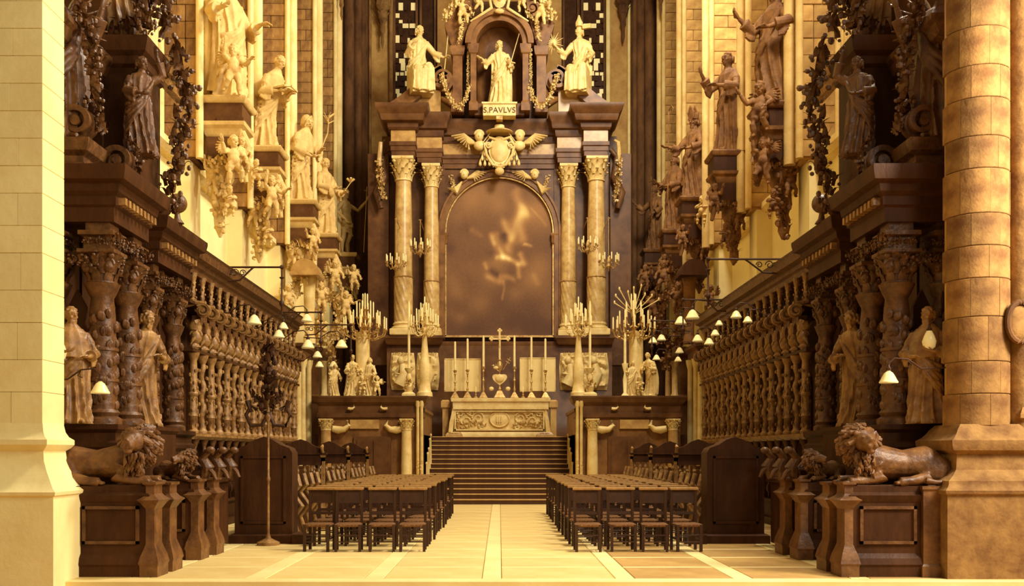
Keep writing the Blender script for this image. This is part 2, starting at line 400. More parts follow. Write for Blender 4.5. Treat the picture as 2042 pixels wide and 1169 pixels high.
def putto(H=1, arms=None, legs=None, wings=1, sash=1, seed=0, res=70, yaw=.2):
    """chubby winged child, height 1 facing -Y"""
    bd, dt = MB(), MB(); rd = random.Random(seed)
    bd.ell((0, 0, .62), (.125, .10, .13), 14, 9); bd.ell((0, -.025, .50), (.135, .118, .12), 14, 9); bd.ell((0, .02, .41), (.13, .11, .09), 12, 8)
    arms = arms or [((-.22, -.10, .62), (-.30, -.22, .78)), ((.24, -.04, .60), (.20, -.20, .50))]
    for e, w in arms:
        sg = 1 if e[0] > 0 else -1
        bd.tube([(sg * .11, 0, .70), ((sg * .11 + e[0]) / 2, e[1] / 2, (.7 + e[2]) / 2), e, tuple((Vector(e) + Vector(w)) / 2), w], [.055, .06, .045, .05, .03], 10)
        hand(dt, w, Vector(w) - Vector(e), 1.9, .5, sg)
    legs = legs or [((-.11, -.10, .22), (-.10, -.03, .03)), ((.12, -.16, .26), (.16, -.02, .10))]
    for k, f in legs:
        sg = 1 if k[0] > 0 else -1
        bd.tube([(sg * .07, 0, .40), tuple((Vector((sg * .07, 0, .4)) + Vector(k)) / 2 + Vector((sg * .01, 0, 0))), k, tuple((Vector(k) + Vector(f)) / 2), f], [.085, .085, .058, .062, .034], 10)
        bd.tube([f, (f[0], f[1] - .09, f[2] - .02)], [.034, .022], 8)
    bd.tube([(0, 0, .70), (0, -.005, .80)], [.06, .05], 8)
    head(bd, dt, (0, -.015, .875), yaw, .1, 0, .6, 2.0)
    if sash:
        for j in range(3): bd.tube([(.13, .06, .70), (.02, -.10, .56 - .04 * j), (-.12, -.09, .42 - .03 * j), (-.15, .06, .36)], [.02, .03, .03, .02], 7)
    if wings:
        for sg in (-1, 1):
            for k in range(6):
                a = R(38 + 12 * k); L = .40 - .045 * k
                bd.tube([(sg * .04, .09, .68), (sg * (.05 + .55 * L * sin(a)), .14, .70 + .5 * L * cos(a)), (sg * (.05 + L * sin(a)), .15, .64 + L * cos(a) * .75)], [.03, .055, .028], 7, .4)
    bd = remesh(bd, 1 / res); bd.add(dt.v, dt.f); bd.v = [(a * H, b * H, c * H) for a, b, c in bd.v]; return bd
def lion(res=.024):
    """reclining lion 2 units long, head at +X turned to the viewer (-Y)"""
    bd, dt = MB(), MB(); rd = random.Random(5)
    bd.tube([(-.85, 0, .34), (-.6, 0, .40), (-.2, 0, .38), (.2, 0, .42), (.5, 0, .52)], [.24, .33, .27, .32, .30], 16)
    bd.ell((-.72, -.22, .28), (.33, .17, .28), 14, 9); bd.ell((-.72, .22, .28), (.33, .17, .28), 14, 9)
    for sg in (-1, 1):
        bd.tube([(-.55, sg * .33, .14), (-.2, sg * .38, .09), (-.02, sg * .38, .07)], [.12, .08, .09], 10)
        bd.tube([(.35, sg * .22, .35), (.25, sg * .28, .15), (.55, sg * .28, .09), (.86, sg * .27, .08)], [.17, .12, .09, .10], 10)
        for k in range(4): bd.ell((.92, sg * .27 + (k - 1.5) * .045, .055), (.05, .026, .045), 7, 5); bd.ell((.04, sg * .38 + (k - 1.5) * .04, .05), (.045, .022, .04), 7, 5)
    bd.tube([(-1.05, 0, .3), (-1.2, -.15, .14), (-1.0, -.42, .08), (-.6, -.50, .07), (-.45, -.46, .1)], [.06, .05, .045, .045, .075], 8)
    hc = Vector((.56, -.24, .80)); bd.ell(hc, (.19, .21, .21), 14, 10); bd.tube([hc + Vector((0, -.12, -.03)), hc + Vector((0, -.36, -.07))], [.14, .10], 12)
    bd.tube([hc + Vector((0, -.15, .09)), hc + Vector((0, -.40, -.01))], [.06, .06], 8); bd.ell(hc + Vector((0, -.29, -.18)), (.08, .09, .05), 9, 6)
    for sg in (-1, 1):
        bd.ell(hc + Vector((sg * .075, -.17, .075)), (.055, .03, .022), 8, 5); dt.ell(hc + Vector((sg * .075, -.185, .045)), (.024, .016, .02), 8, 5)
        bd.ell(hc + Vector((sg * .17, -.02, .15)), (.05, .03, .06), 8, 6); bd.ell(hc + Vector((sg * .06, -.36, -.085)), (.055, .05, .05), 8, 6)
    for i in range(210):
        an = rd.uniform(0, 2 * pi); q = rd.uniform(.1, 1) ** .8; rr = .17 + .17 * q
        p = hc + Vector((cos(an) * rr, -.06 + .42 * q, sin(an) * rr * 1.05 - .03)); o = Vector((cos(an), .5, sin(an) - .35)).normalized()
        o.z -= .5; o.normalize(); L = rd.uniform(.08, .14); w = Vector((rd.uniform(-.05, .05), rd.uniform(-.05, .05), rd.uniform(-.06, .02)))
        dt.tube([p - o * .05, p + o * L * .5 + w, p + o * L + w * .4], [.042, .046, .022], 7)
    for i in range(60):
        p = Vector((rd.uniform(.42, .75), rd.uniform(-.36, -.16), rd.uniform(.28, .62))); dt.tube([p, p + Vector((.02, -.05, -.07)), p + Vector((-.01, -.05, -.15))], [.03, .035, .008], 6)
    bd = remesh(bd, res); bd.add(dt.v, dt.f); return bd

# ---------------------------------------------------------------- setting: floor, steps, walls, piers, windows
floor = S('floor')
mb = MB(); mb.box(-8, 12.62, -.30, 8, 46, -.03); O('floor_bed', mb, FLOORM, floor)
mb = MB(); mb.box(-14, -6, -.5, 14, 12.55, -.3); O('nave_floor', mb, FLOORT, floor)
mb = MB(); mb.box(-14, 12.45, -.3, 14, 12.62, -.14); mb.box(-14, 12.5, -.14, 14, 12.75, 0, .012); O('threshold_step', mb, FLOORM, floor)
bx = [-7.6, -6.1, -4.6, -3.1, -1.6, -.1, 1.6, 3.1, 4.6, 6.1, 7.6]
for x in bx[1:-1]:
    mb = MB(); mb.box(x - .12, 12.78, -.03, x + .12, 31, 0, .006); O('border_strip', mb, FLOORM, floor)
slabs = {}
for i in range(14):
    y = 12.78 + i * 1.3
    for x0, x1 in zip(bx, bx[1:]):
        n = 2 if x1 - x0 > 2 else 1
        for q in range(n):
            a = x0 + (x1 - x0) * q / n + (.13 if q == 0 else .005); b = x0 + (x1 - x0) * (q + 1) / n - (.13 if q == n - 1 else .005)
            w = round(b - a, 3); tan = (x0 > 1) and i < 7
            key = (w, tan)
            if key not in slabs:
                m = MB(); m.box(0, 0, -.04, w, 1.19, 0, .006); slabs[key] = mesh('stone_slab', m, FLOORT if tan else FLOORP)
            link('stone_slab', slabs[key], floor, (a, y, 0))
    if y + 1.2 < 31:
        mb = MB()
        for x0, x1 in zip(bx, bx[1:]): mb.box(x0 + .13, y + 1.2, -.04, x1 - .13, y + 1.29, -.001)
        O('cross_strip', mb, FLOORM, floor)

def wall_side(sx, side):
    w = S('wall_' + side)
    def B(name, m, *boxes):
        mb = MB()
        for (x0, y0, z0, x1, y1, z1) in boxes:
            a, b = sorted((sx * x0, sx * x1)); mb.box(a, y0, z0, b, y1, z1)
        return O(name, mb, m, w)
    B('plaster_wall', PLASTER, (7.4, 12.6, -.3, 7.9, 44.5, 8.3))
    mb = MB(); mb.prism([(sx * 7.95, 8.9), (sx * 7.45, 8.62), (sx * 7.08, 8.36), (sx * 7.08, 8.22), (sx * 7.2, 8.12), (sx * 7.95, 8.1)], 'y', 12.6, 44.5); O('sloping_sill', mb, STONE, w)
    B('outer_wall', STONE, (8.0, 12.6, 8.3, 8.4, 44.5, 24))
    ys = [18.4, 23.0, 27.6, 32.3, 37.0, 41.6]
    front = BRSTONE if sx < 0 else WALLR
    bm = {}
    for key, (wd, dp) in {'full': (.74, .07), 'wide': (.46, .07), 'slim': (.26, .07)}.items():
        m = MB(); m.box(0, 0, 0, wd, dp, .37, .012); bm[key] = mesh('stone_block', m, front)
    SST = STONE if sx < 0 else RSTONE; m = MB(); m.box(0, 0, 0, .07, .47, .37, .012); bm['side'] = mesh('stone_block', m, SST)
    for k, yc in enumerate(ys):
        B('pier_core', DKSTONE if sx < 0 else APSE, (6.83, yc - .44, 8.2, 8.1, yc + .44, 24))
        B('pier_foot', PLASTER, (6.98, yc - .4, 0, 7.5, yc + .4, 8.3))
        top = 1.6 + 903 * yc / 2000 + .3; n = int((top - 8.25) / .38) + 1
        rd = random.Random(k)
        for i in range(n):
            z = 8.25 + i * .38
            for (key, x) in ((('full', 0),), (('wide', 0), ('slim', .48)), (('slim', 0), ('wide', .28)))[rd.randrange(3)]:
                wd = {'full': .74, 'wide': .46, 'slim': .26}[key]
                xx = -7.52 + x if sx < 0 else 7.52 - x - wd
                link('stone_block', bm[key], w, (xx, yc - .5 + rd.uniform(-.012, .012), z))
            for q in (0, 1): link('stone_block', bm['side'], w, ((-6.82 if sx < 0 else 6.75) + rd.uniform(-.006, .006), yc - .47 + .48 * q, z))
        # attached shafts
        for (xo, yo, r, mm) in ((6.72, -.52, .085, SST), (6.66, .02, .14, SST), (7.58, -.60, .09, SST), (7.72, -.72, .06, SST), (6.74, .52, .085, SST)):
            if k == 0 and yo < 0: continue
            mb = MB(); mb.lathe(sx * xo, yc + yo, [(r, 8.2), (r, 24)], 14); O('shaft', mb, mm, w)
        # ribs of the window jamb before the pier
        mb = MB()
        for j, r in enumerate((.07, .1, .07, .05)): mb.lathe(sx * (7.62 + .02 * j), yc - .82 - .2 * j, [(r, 8.4), (r, 24)], 10)
        O('jamb_ribs', mb, SST, w)
    return ys
YS = wall_side(-1, 'left'); wall_side(1, 'right')
n = 0
for sx in (-1, 1):
    for ya, yb in zip([13.6] + YS[:-1], YS):
        n += 1; y0, y1 = ya + .6, yb - 1.5; top = 1.6 + 903 * yb / 2000 + .8
        win = S('window_%d' % n); x = sx * 7.85
        mb = MB()
        for q in range(4):
            yy = y0 + (y1 - y0) * q / 3; mb.box(x - .07, yy - .06, 8.5, x + .07, yy + .06, top)
        O('mullion', mb, STONE, win)
        m = MB(); m.box(-.012, 0, 0, .012, (y1 - y0) / 3 - .12, 1.3); me = mesh('pane', m, GLASS)
        for q in range(3):
            z = 8.6
            while z < top - 1.3:
                link('pane', me, win, (x, y0 + (y1 - y0) * q / 3 + .06, z)); z += 1.34
        mb = MB(); z = 8.6
        while z < top: mb.box(x - .02, y0, z - .03, x + .02, y1, z); z += 1.34
        O('saddle_bar', mb, IRON, win)
# apse
apse = S('wall_back')
def B(name, m, x0, y0, z0, x1, y1, z1, par=apse):
    mb = MB(); mb.box(x0, y0, z0, x1, y1, z1); return O(name, mb, m, par)
B('lower_wall', DKSTONE, -8.4, 44.4, 0, 8.4, 45, 9)
B('central_wall', APSE, -2.75, 44.4, 9, 2.75, 45, 26)
for sx in (-1, 1):
    a, b = sorted((sx * 4.75, sx * 8.4)); B('wall_strip', APSE, a, 44.4, 9, b, 45, 26)
    mb = MB()
    for x, y, r in ((5.95, 44.2, .16), (6.2, 43.9, .2), (6.55, 43.6, .24), (6.95, 43.2, .22)): mb.lathe(sx * x, y, [(r, 0), (r, 26)], 16)
    mb.box(min(sx * 5.85, sx * 7.6), 43.9, 0, max(sx * 5.85, sx * 7.6), 44.5, 26)
    O('shaft_cluster', mb, DKSTONE, apse)
    mb = MB(); mb.lathe(sx * 5.72, 44.3, [(.07, 9), (.07, 26)], 10); mb.lathe(sx * 4.8, 44.3, [(.1, 9), (.1, 26)], 10); O('slender_shaft', mb, STONE if sx > 0 else BRSTONE, apse)
    # leaded window with light and dark panes
    win = S('window_%d' % (13 if sx < 0 else 14)); rd = random.Random(4)
    mb = MB(); mb.box(*sorted((sx * 2.75, sx * 4.75))[:1], 44.8, 9, sorted((sx * 2.75, sx * 4.75))[1], 44.9, 26); O('dark_glass', mb, DGLASS, win)
    ms = []
    for w_, h_ in ((.16, .14), (.26, .2), (.2, .34), (.1, .22)):
        m = MB(); m.box(0, 0, 0, w_, .03, h_, .006); ms.append((mesh('pane', m, GLASS), mesh('pane', m, DGLASS), w_, h_))
    for lo, hi in ((3.75, 4.6),):
        z = 13.5
        while z < 21.6:
            x = lo; hh = 0
            while x < hi:
                k = rd.randrange(4); g, dk, w_, h_ = ms[k]
                if rd.random() < .85: link('pane', g if rd.random() < .55 else dk, win, ((sx * x if sx > 0 else -x - w_), 44.72, z))
                x += w_ + .05; hh = max(hh, h_)
            z += hh * .8 + .06
    mb = MB()
    for x in (2.85, 3.5, 3.68, 4.68): mb.box(sx * x - .05, 44.6, 9, sx * x + .05, 44.8, 26)
    O('mullion', mb, DKSTONE, win)
# hanging corbels high on the apse
def corbel(px, ybot, d, k, label, m):
    x, y, z = PX(px, ybot, d); mb = MB()
    mb.lathe(0, 0, [(.02, 0), (.07, .25), (.06, .6), (.12, .75), (.10, 1.0), (.2, 1.25), (.17, 1.5), (.34, 1.75), (.30, 1.95), (.36, 2.1), (.3, 2.2)], 8)
    for j in range(8): a = j * pi / 4; mb.leaf((.16 * cos(a), .16 * sin(a), 1.2), (cos(a), sin(a), 0), .4, .12, .5, 3)
    mb.M = Matrix.Scale(k, 4); mb.v = [(a * k, b * k, c * k) for a, b, c in mb.v]
    T('hanging_corbel', mb, m, label, 'corbel', (x, y, z))
corbel(763, 97, 44.0, 1.05, 'pointed stone corbel hanging left of the altar window, the larger one on that side', BRSTONE)
corbel(681, 40, 40.9, .8, 'small stone corbel high on the left pier nearest the apse', BRSTONE)
corbel(1243, 85, 44.0, 1.05, 'dark pointed corbel hanging right of the altar window', DKSTONE)
corbel(1318, 30, 40.9, .8, 'small dark corbel high on the right pier nearest the apse', DKSTONE)

# altar platform and steps
plat = S('trim_1')
B('platform', DMARB, -7.3, 31.6, 0, -2.4, 44.4, 2.17, plat); B('platform', DMARB, 2.4, 31.6, 0, 7.3, 44.4, 2.17, plat); B('platform', DMARB, -2.4, 35.6, 0, 2.4, 44.4, 2.17, plat)
stp = tag(link('altar_steps', None), kind='structure')
sm = MB(); sm.box(-2.36, 0, 0, 2.36, .36, .125); sm = mesh('step', sm, STEPM)
tm = MB(); tm.box(-2.36, -.03, 0, 2.36, .34, .03, .008); tm = mesh('tread', tm, NOSE)
for i in range(14):
    link('step', sm, stp, (0, 31 + .33 * i, .155 * i)); link('tread', tm, stp, (0, 31 + .33 * i, .155 * i + .125))

# great stone piers at the choir entrance, built of curved blocks
def pier(sx, name, x, y, r, m, m2):
    p = S(name); z = 1.95; rd = random.Random(3 if sx > 0 else 9); k = 0
    mb = MB(); mb.lathe(x, y, [(r - .03, 1.9), (r - .03, 9.5)], 28); O('pier_core', mb, m2, p)
    def seg(a0, a1, h, rr):
        q = MB(); rings = []
        N_ = 7
        for zz, e in ((0, -.007), (.008, 0), (h - .008, 0), (h, -.007)):
            ring = []
            for i in range(N_): a = a0 + (a1 - a0) * i / (N_ - 1); ring.append(((rr + e) * cos(a), (rr + e) * sin(a), zz))
            for i in range(N_ - 1, -1, -1): a = a0 + (a1 - a0) * i / (N_ - 1); ring.append(((r - .05) * cos(a), (r - .05) * sin(a), zz))
            rings.append(ring)
        q.loft(rings); return mesh('stone_block', q, m)
    var = {}
    while z < 9.2:
        h = rd.choice((.42, .50, .58)); n_ = 4; off = (k % 2) * .3 + rd.uniform(-.06, .06)
        for j in range(n_):
            a0 = pi * .92 + off + j * (pi * 1.15 / n_); key = (h, round(off, 2) > .15)
            if (h,) not in var: var[(h,)] = seg(0, pi * 1.15 / n_ - .012, h - .008, r)
            o = link('stone_block', var[(h,)], p, (x, y, z), a0 + rd.uniform(-.004, .004)); o.scale = (1 + rd.uniform(-.004, .006),) * 2 + (1,)
        z += h; k += 1
    # slimmer shaft on the outer side
    xs = x + sx * (r + .16); mb = MB(); mb.lathe(xs, y - .12, [(.21, 1.9), (.21, 9.5)], 18); O('outer_shaft', mb, m, p)
    xs2 = x + sx * (r + .55); mb = MB(); mb.lathe(xs2, y + .1, [(.28, .9), (.28, 9.5)], 18); O('outer_shaft', mb, m2, p)
    mb = MB(); a, b = x - r, x + r
    mb.rect(a, y - r, b, y + r, [(.27, -.3), (.27, 1.06), (.30, 1.08), (.31, 1.12), (.26, 1.16), (.24, 1.2), (.24, 1.24), (.15, 1.30), (.07, 1.38), (.05, 1.58), (.13, 1.63), (.155, 1.70), (.16, 1.76), (.10, 1.8), (.05, 1.86), (.03, 1.9), (-.03, 1.97)])
    O('pier_base', mb, m, p, ang=30)
    mb = MB(); mb.rect(xs - .1, y - .30, xs + .24, y + .3, [(.05, -.3), (.05, 1.5), (.09, 1.55), (.05, 1.62), (0, 1.7), (0, 2.0), (.06, 2.05), (.06, 2.1), (0, 2.2)]); O('shaft_base', mb, m, p, ang=30)
OVAL = 1
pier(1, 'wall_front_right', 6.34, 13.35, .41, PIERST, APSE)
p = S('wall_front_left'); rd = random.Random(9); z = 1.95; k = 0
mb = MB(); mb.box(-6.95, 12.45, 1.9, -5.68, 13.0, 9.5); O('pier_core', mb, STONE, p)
while z < 9.2:
    h = rd.choice((.34, .4, .46)); cuts = [-6.95, -6.3 + rd.uniform(-.12, .12), -5.65] if k % 2 else [-6.95, -6.6 + rd.uniform(-.1, .1), -6.0 + rd.uniform(-.08, .08), -5.65]
    for x0, x1 in zip(cuts, cuts[1:]):
        mb = MB(); mb.box(x0 + .002, 12.4 + rd.uniform(-.003, .003), z + .002, x1 - .002, 13.02, z + h - .002, .005); O('stone_block', mb, LPIER, p)
    z += h; k += 1
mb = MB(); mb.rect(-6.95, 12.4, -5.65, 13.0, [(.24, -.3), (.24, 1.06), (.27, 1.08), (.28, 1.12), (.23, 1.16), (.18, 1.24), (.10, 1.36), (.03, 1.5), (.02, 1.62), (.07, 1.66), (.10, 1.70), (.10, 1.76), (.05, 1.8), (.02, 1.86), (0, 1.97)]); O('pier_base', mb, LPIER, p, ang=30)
mb = MB(); mb.box(6.9, 13.3, -.3, 8.6, 14.2, 10); O('return_wall', mb, APSE, S('wall_return_right'))
mb = MB(); mb.box(-8.6, 12.7, -.3, -6.7, 13.6, 10); O('return_wall', mb, STONE, S('wall_return_left'))

# ---------------------------------------------------------------- high altar
A_Y = 38.5
def ax(px): return (px - 996) / 52
def az(py): return 1.6 + (903 - py) / 52
alt = E('altarpiece', 'towering dark marble altarpiece with arched painting, white capitals and broken pediment', 'altarpiece', (0, A_Y, 2.17))
def AO(name, mb, m, label=None, par=None, ang=38):
    return O(name, mb, m, par or alt, world=True, label=label, ang=ang)
mb = MB(); mb.rect(-4.3, 38.3, 4.3, 39.6, [(0, 2.17), (.08, 2.2), (.08, 2.6), (0, 2.75), (0, 5.75)]); AO('predella', mb, DMARB)
mb = MB(); mb.rect(-4.25, 38.1, -2.25, 39.5, [(0, 5.7), (.05, 5.75), (.1, 5.9), (.14, 5.95), (.14, 6.05)]); mb.rect(2.25, 38.1, 4.25, 39.5, [(0, 5.7), (.05, 5.75), (.1, 5.9), (.14, 5.95), (.14, 6.05)]); mb.rect(-2.3, 38.35, 2.3, 39.5, [(0, 5.6), (.06, 5.7), (.06, 5.85)]); AO('predella_cornice', mb, DMARB)
mb = MB(); mb.box(-4.6, 39.3, 6.0, 4.6, 39.8, 14); mb.box(-2.35, 38.95, 6, -2.12, 39.4, 12.9); mb.box(2.12, 38.95, 6, 2.35, 39.4, 12.9); AO('back_panel', mb, DMARB)
# arched frame and spandrels
cxz = (0.0, az(456)); rr = 2.08
def arch_band(mb, r0, r1, y0, y1, zb, n=28):
    rings = []
    P = lambda r: [(-r, zb)] + [(r * cos(pi - pi * i / n), cxz[1] + r * sin(pi * i / n)) for i in range(n + 1)] + [(r, zb)]
    for (a, b) in zip(P(r0), P(r1)): rings.append([(a[0], y0, a[1]), (b[0], y0, b[1]), (b[0], y1, b[1]), (a[0], y1, a[1])])
    mb.loft(rings)
mb = MB(); arch_band(mb, 2.12, 2.34, 38.85, 39.4, az(672)); arch_band(mb, 2.30, 2.38, 38.78, 39.4, az(672)); AO('painting_frame', mb, MMARB)
mb = MB(); arch_band(mb, 2.06, 2.11, 38.93, 39.3, az(668)); mb.box(-2.11, 38.93, az(670), 2.11, 39.2, az(666)); AO('gilt_fillet', mb, BRASS, 'thin pale gilt line')
mb = MB()
pts = [(-2.42, cxz[1]), (-2.42, az(330)), (2.42, az(330)), (2.42, cxz[1])] + [(2.36 * cos(pi * i / 24), cxz[1] + 2.36 * sin(pi * i / 24)) for i in range(25)]
mb.prism(pts, 'y', 39.0, 39.4); AO('spandrel', mb, DMARB)
for sx in (-1, 1):
    mb = MB(); mb.rect(min(sx * 2.05, sx * 2.42), 38.9, max(sx * 2.05, sx * 2.42), 39.3, [(0, az(482)), (.03, az(478)), (.03, az(466)), (.06, az(464)), (.06, az(460))]); AO('impost', mb, MMARB)
# painting: dark canvas with a rising pale figure, painted as a vertex picture
W_, Hh = 100, 150; zb, zt = az(668), cxz[1] + 2.06
vs, fs, cols = [], [], []
rd = random.Random(2); clouds = [(rd.uniform(-2, 2), rd.uniform(zb, zt), rd.uniform(.2, .7), rd.uniform(-.06, .10)) for _ in range(60)]
def pp(px, py): return ((px - 996) / 52, az(py))
strokes = [((1030, 375), (1045, 420), .22, .22), ((1040, 410), (1040, 470), .26, .30), ((1035, 420), (1018, 470), .2, .28), ((1010, 440), (1015, 492), .26, .34), ((985, 462), (1000, 500), .16, .28),
           ((978, 458), (988, 478), .10, .22), ((1005, 508), (1035, 518), .15, .42), ((990, 505), (1012, 512), .13, .40), ((1040, 500), (1045, 520), .14, .40), ((1030, 520), (1038, 545), .10, .26), ((968, 522), (972, 530), .10, .32),
           ((972, 548), (1000, 555), .16, .24), ((1000, 545), (1025, 552), .14, .22), ((1045, 482), (1058, 485), .07, .34), ((1003, 556), (1004, 590), .05, .2), ((1065, 545), (1075, 560), .12, .14), ((940, 450), (960, 465), .12, .10), ((1060, 405), (1090, 445), .05, .12), ((935, 420), (905, 600), .7, .05)]
darks = [((1005, 465), (1010, 475), .17, -.34), ((985, 535), (990, 540), .2, -.22), ((1020, 640), (1100, 655), .5, -.10)]
def dseg(p, a, b):
    ax_, ay_ = a; bx_, by_ = b; L2 = (bx_ - ax_) ** 2 + (by_ - ay_) ** 2 + 1e-9
    t = max(0, min(1, ((p[0] - ax_) * (bx_ - ax_) + (p[1] - ay_) * (by_ - ay_)) / L2)); return math.hypot(p[0] - ax_ - t * (bx_ - ax_), p[1] - ay_ - t * (by_ - ay_))
ST = [(pp(*a), pp(*b), w, v) for a, b, w, v in strokes + darks]
for j in range(Hh + 1):
    z = zb + (zt - zb) * j / Hh; hw = 2.06 if z < cxz[1] else math.sqrt(max(1e-4, 2.06 ** 2 - (z - cxz[1]) ** 2))
    for i in range(W_ + 1):
        x = hw * (2 * i / W_ - 1); v = .27 + .05 * (z - zb) / (zt - zb)
        for a, b, w, q in clouds:
            d2 = (x - a) ** 2 + (z - b) ** 2
            if d2 < 4 * w * w: v += q * math.exp(-d2 / (w * w))
        xd = x + .045 * sin(6 * z + 2 * x); zd = z + .04 * sin(7 * x + z)
        for a, b, w, q in ST:
            dd = dseg((xd, zd), a, b)
            if dd < 2.4 * w: v += q * .72 * math.exp(-(dd / w) ** 2 * 1.5) * (1 + .16 * sin(9 * x + 4 * z + 3 * sin(5 * x)))
        vs.append((x, 39.08, z)); cols.append(sep(v + rd.uniform(-.015, .015)))
for j in range(Hh):
    for i in range(W_): a = j * (W_ + 1) + i; fs.append((a, a + 1, a + W_ + 2, a + W_ + 1))
mb = MB(); mb.add(vs, fs); mb.box(-2.0, 39.09, zb, 2.0, 39.14, cxz[1])
n8 = 8
pm = bpy.data.materials.new('oil_painting'); pm.use_nodes = True; nt = pm.node_tree; va = nt.nodes.new('ShaderNodeVertexColor'); va.layer_name = 'paint'
nt.links.new(va.outputs[0], nt.nodes['Principled BSDF'].inputs['Base Color']); nt.nodes['Principled BSDF'].inputs['Roughness'].default_value = .75
me_ = AO('painting', mb, pm).data; me_.name = 'painting'
ca = me_.color_attributes.new('paint', 'FLOAT_COLOR', 'POINT'); flat = []
for c in cols + [sep(.2)] * (len(me_.vertices) - len(cols)): flat += c
ca.data.foreach_set('color', flat)
# columns
def capital(mb, x, y, z0, r, h):
    mb.lathe(x, y, [(r, z0), (r * 1.12, z0 + .02 * h), (r * 1.12, z0 + .06 * h), (r * .98, z0 + .08 * h), (r * 1.02, z0 + .4 * h), (r * 1.25, z0 + .8 * h), (r * 1.45, z0 + .88 * h)], 20)
    for row, (zz, hh, k, rr_) in enumerate(((.06, .42, 8, 1.0), (.28, .45, 8, 1.06), (.5, .36, 8, 1.2))):
        for i in range(k):
            a = 2 * pi * (i + .5 * (row % 2)) / k; mb.leaf((x + r * rr_ * cos(a), y + r * rr_ * sin(a), z0 + zz * h), (cos(a), sin(a), 0), hh * h, r * .36, .75, 5)
            mb.ell((x + r * (rr_ + .42) * cos(a), y + r * (rr_ + .42) * sin(a), z0 + (zz + hh * .82) * h), (r * .13, r * .13, r * .1), 6, 4)
    for i in range(4):
        a = pi / 4 + i * pi / 2; mb.ell((x + r * 1.55 * cos(a), y + r * 1.55 * sin(a), z0 + .80 * h), (r * .24, r * .24, r * .2), 8, 6)
        b = i * pi / 2; mb.ell((x + r * 1.3 * cos(b), y + r * 1.3 * sin(b), z0 + .92 * h), (r * .2, r * .2, r * .16), 7, 5)
    mb.rect(x - r * 1.25, y - r * 1.25, x + r * 1.25, y + r * 1.25, [(0, z0 + .86 * h), (r * .12, z0 + .9 * h), (r * .12, z0 + h)])
for x, y, r, zt_, zs in ((-3.67, 38.35, .34, az(365), az(555)), (-2.63, 38.75, .29, az(372), az(560)), (2.66, 38.75, .29, az(372), az(560)), (3.70, 38.35, .34, az(365), az(555))):
    mb = MB(); z0 = 6.5; rings = []
    mb.lathe(x, y, [(r * 1.02, zs), (r * 1.0, zs + .1), (r * .99, (zs + zt_) / 2), (r * .86, zt_)], 24); c = AO('column_shaft', mb, CMARB)
    mb = MB()
    for k in range(25):
        z = z0 + (zs - z0) * k / 24; rings.append([(x + r * (1.0 + .07 * abs(sin(6 * (t + z * 1.1)))) * cos(t), y + r * (1.0 + .07 * abs(sin(6 * (t + z * 1.1)))) * sin(t), z) for t in [2 * pi * i / 72 for i in range(72)]])
    mb.loft(rings); AO('fluted_drum', mb, CMARB, 'lower third with spiral fluting')
    mb = MB(); mb.lathe(x, y, [(r * 1.05, zs - .03), (r * 1.14, zs), (r * 1.05, zs + .04)], 24); AO('collar_ring', mb, BRASS)
    mb = MB(); mb.lathe(x, y, [(r * 1.35, 6.28), (r * 1.4, 6.34), (r * 1.3, 6.4), (r * 1.12, 6.42), (r * 1.1, 6.46), (r * 1.22, 6.5), (r * 1.1, 6.56), (r * 1.02, 6.6)], 24)
    mb.box(x - r * 1.42, y - r * 1.42, 6.05, x + r * 1.42, y + r * 1.42, 6.3, .03); AO('column_base', mb, WMARB)
    mb = MB(); capital(mb, x, y, zt_, r * .88, 12.85 - zt_ if abs(x) > 3 else 12.7 - zt_); AO('capital', mb, WMARB, 'white carved acanthus capital')
# entablature: dark architrave, light frieze, dark cornice, stepping back towards the middle
steps_ = [(-4.12, -3.18, 37.95, 0), (-3.18, -2.2, 38.4, -.12), (-2.2, 2.2, 38.9, -.22), (2.2, 3.18, 38.4, -.12), (3.18, 4.12, 37.95, 0)]
for i, (x0, x1, y0, dz) in enumerate(steps_):
    mb = MB(); mb.rect(x0, y0, x1, 39.6, [(-.03, 12.85 + dz), (-.03, 13.02 + dz), (0, 13.04 + dz), (0, 13.2 + dz), (.04, 13.24 + dz), (.04, 13.38 + dz)]); AO('architrave', mb, DMARB, ang=25)
    mb = MB(); mb.box(x0 + .01, y0 + .02, 13.38 + dz, x1 - .01, 39.6, 13.82 + dz); AO('frieze_block', mb, TMARB, 'pale yellow marble frieze')
    mb = MB(); k = 1 if i in (0, 4) else .6; mb.rect(x0, y0, x1, 39.6, [(.04, 13.82 + dz), (.10 * k, 13.9 + dz), (.12 * k, 14.05 + dz), (.3 * k, 14.1 + dz), (.34 * k, 14.2 + dz), (.36 * k, 14.32 + dz), (.5 * k, 14.5 + dz), (.54 * k, 14.6 + dz), (.54 * k, 14.68 + dz)]); AO('cornice', mb, DMARB, ang=25)
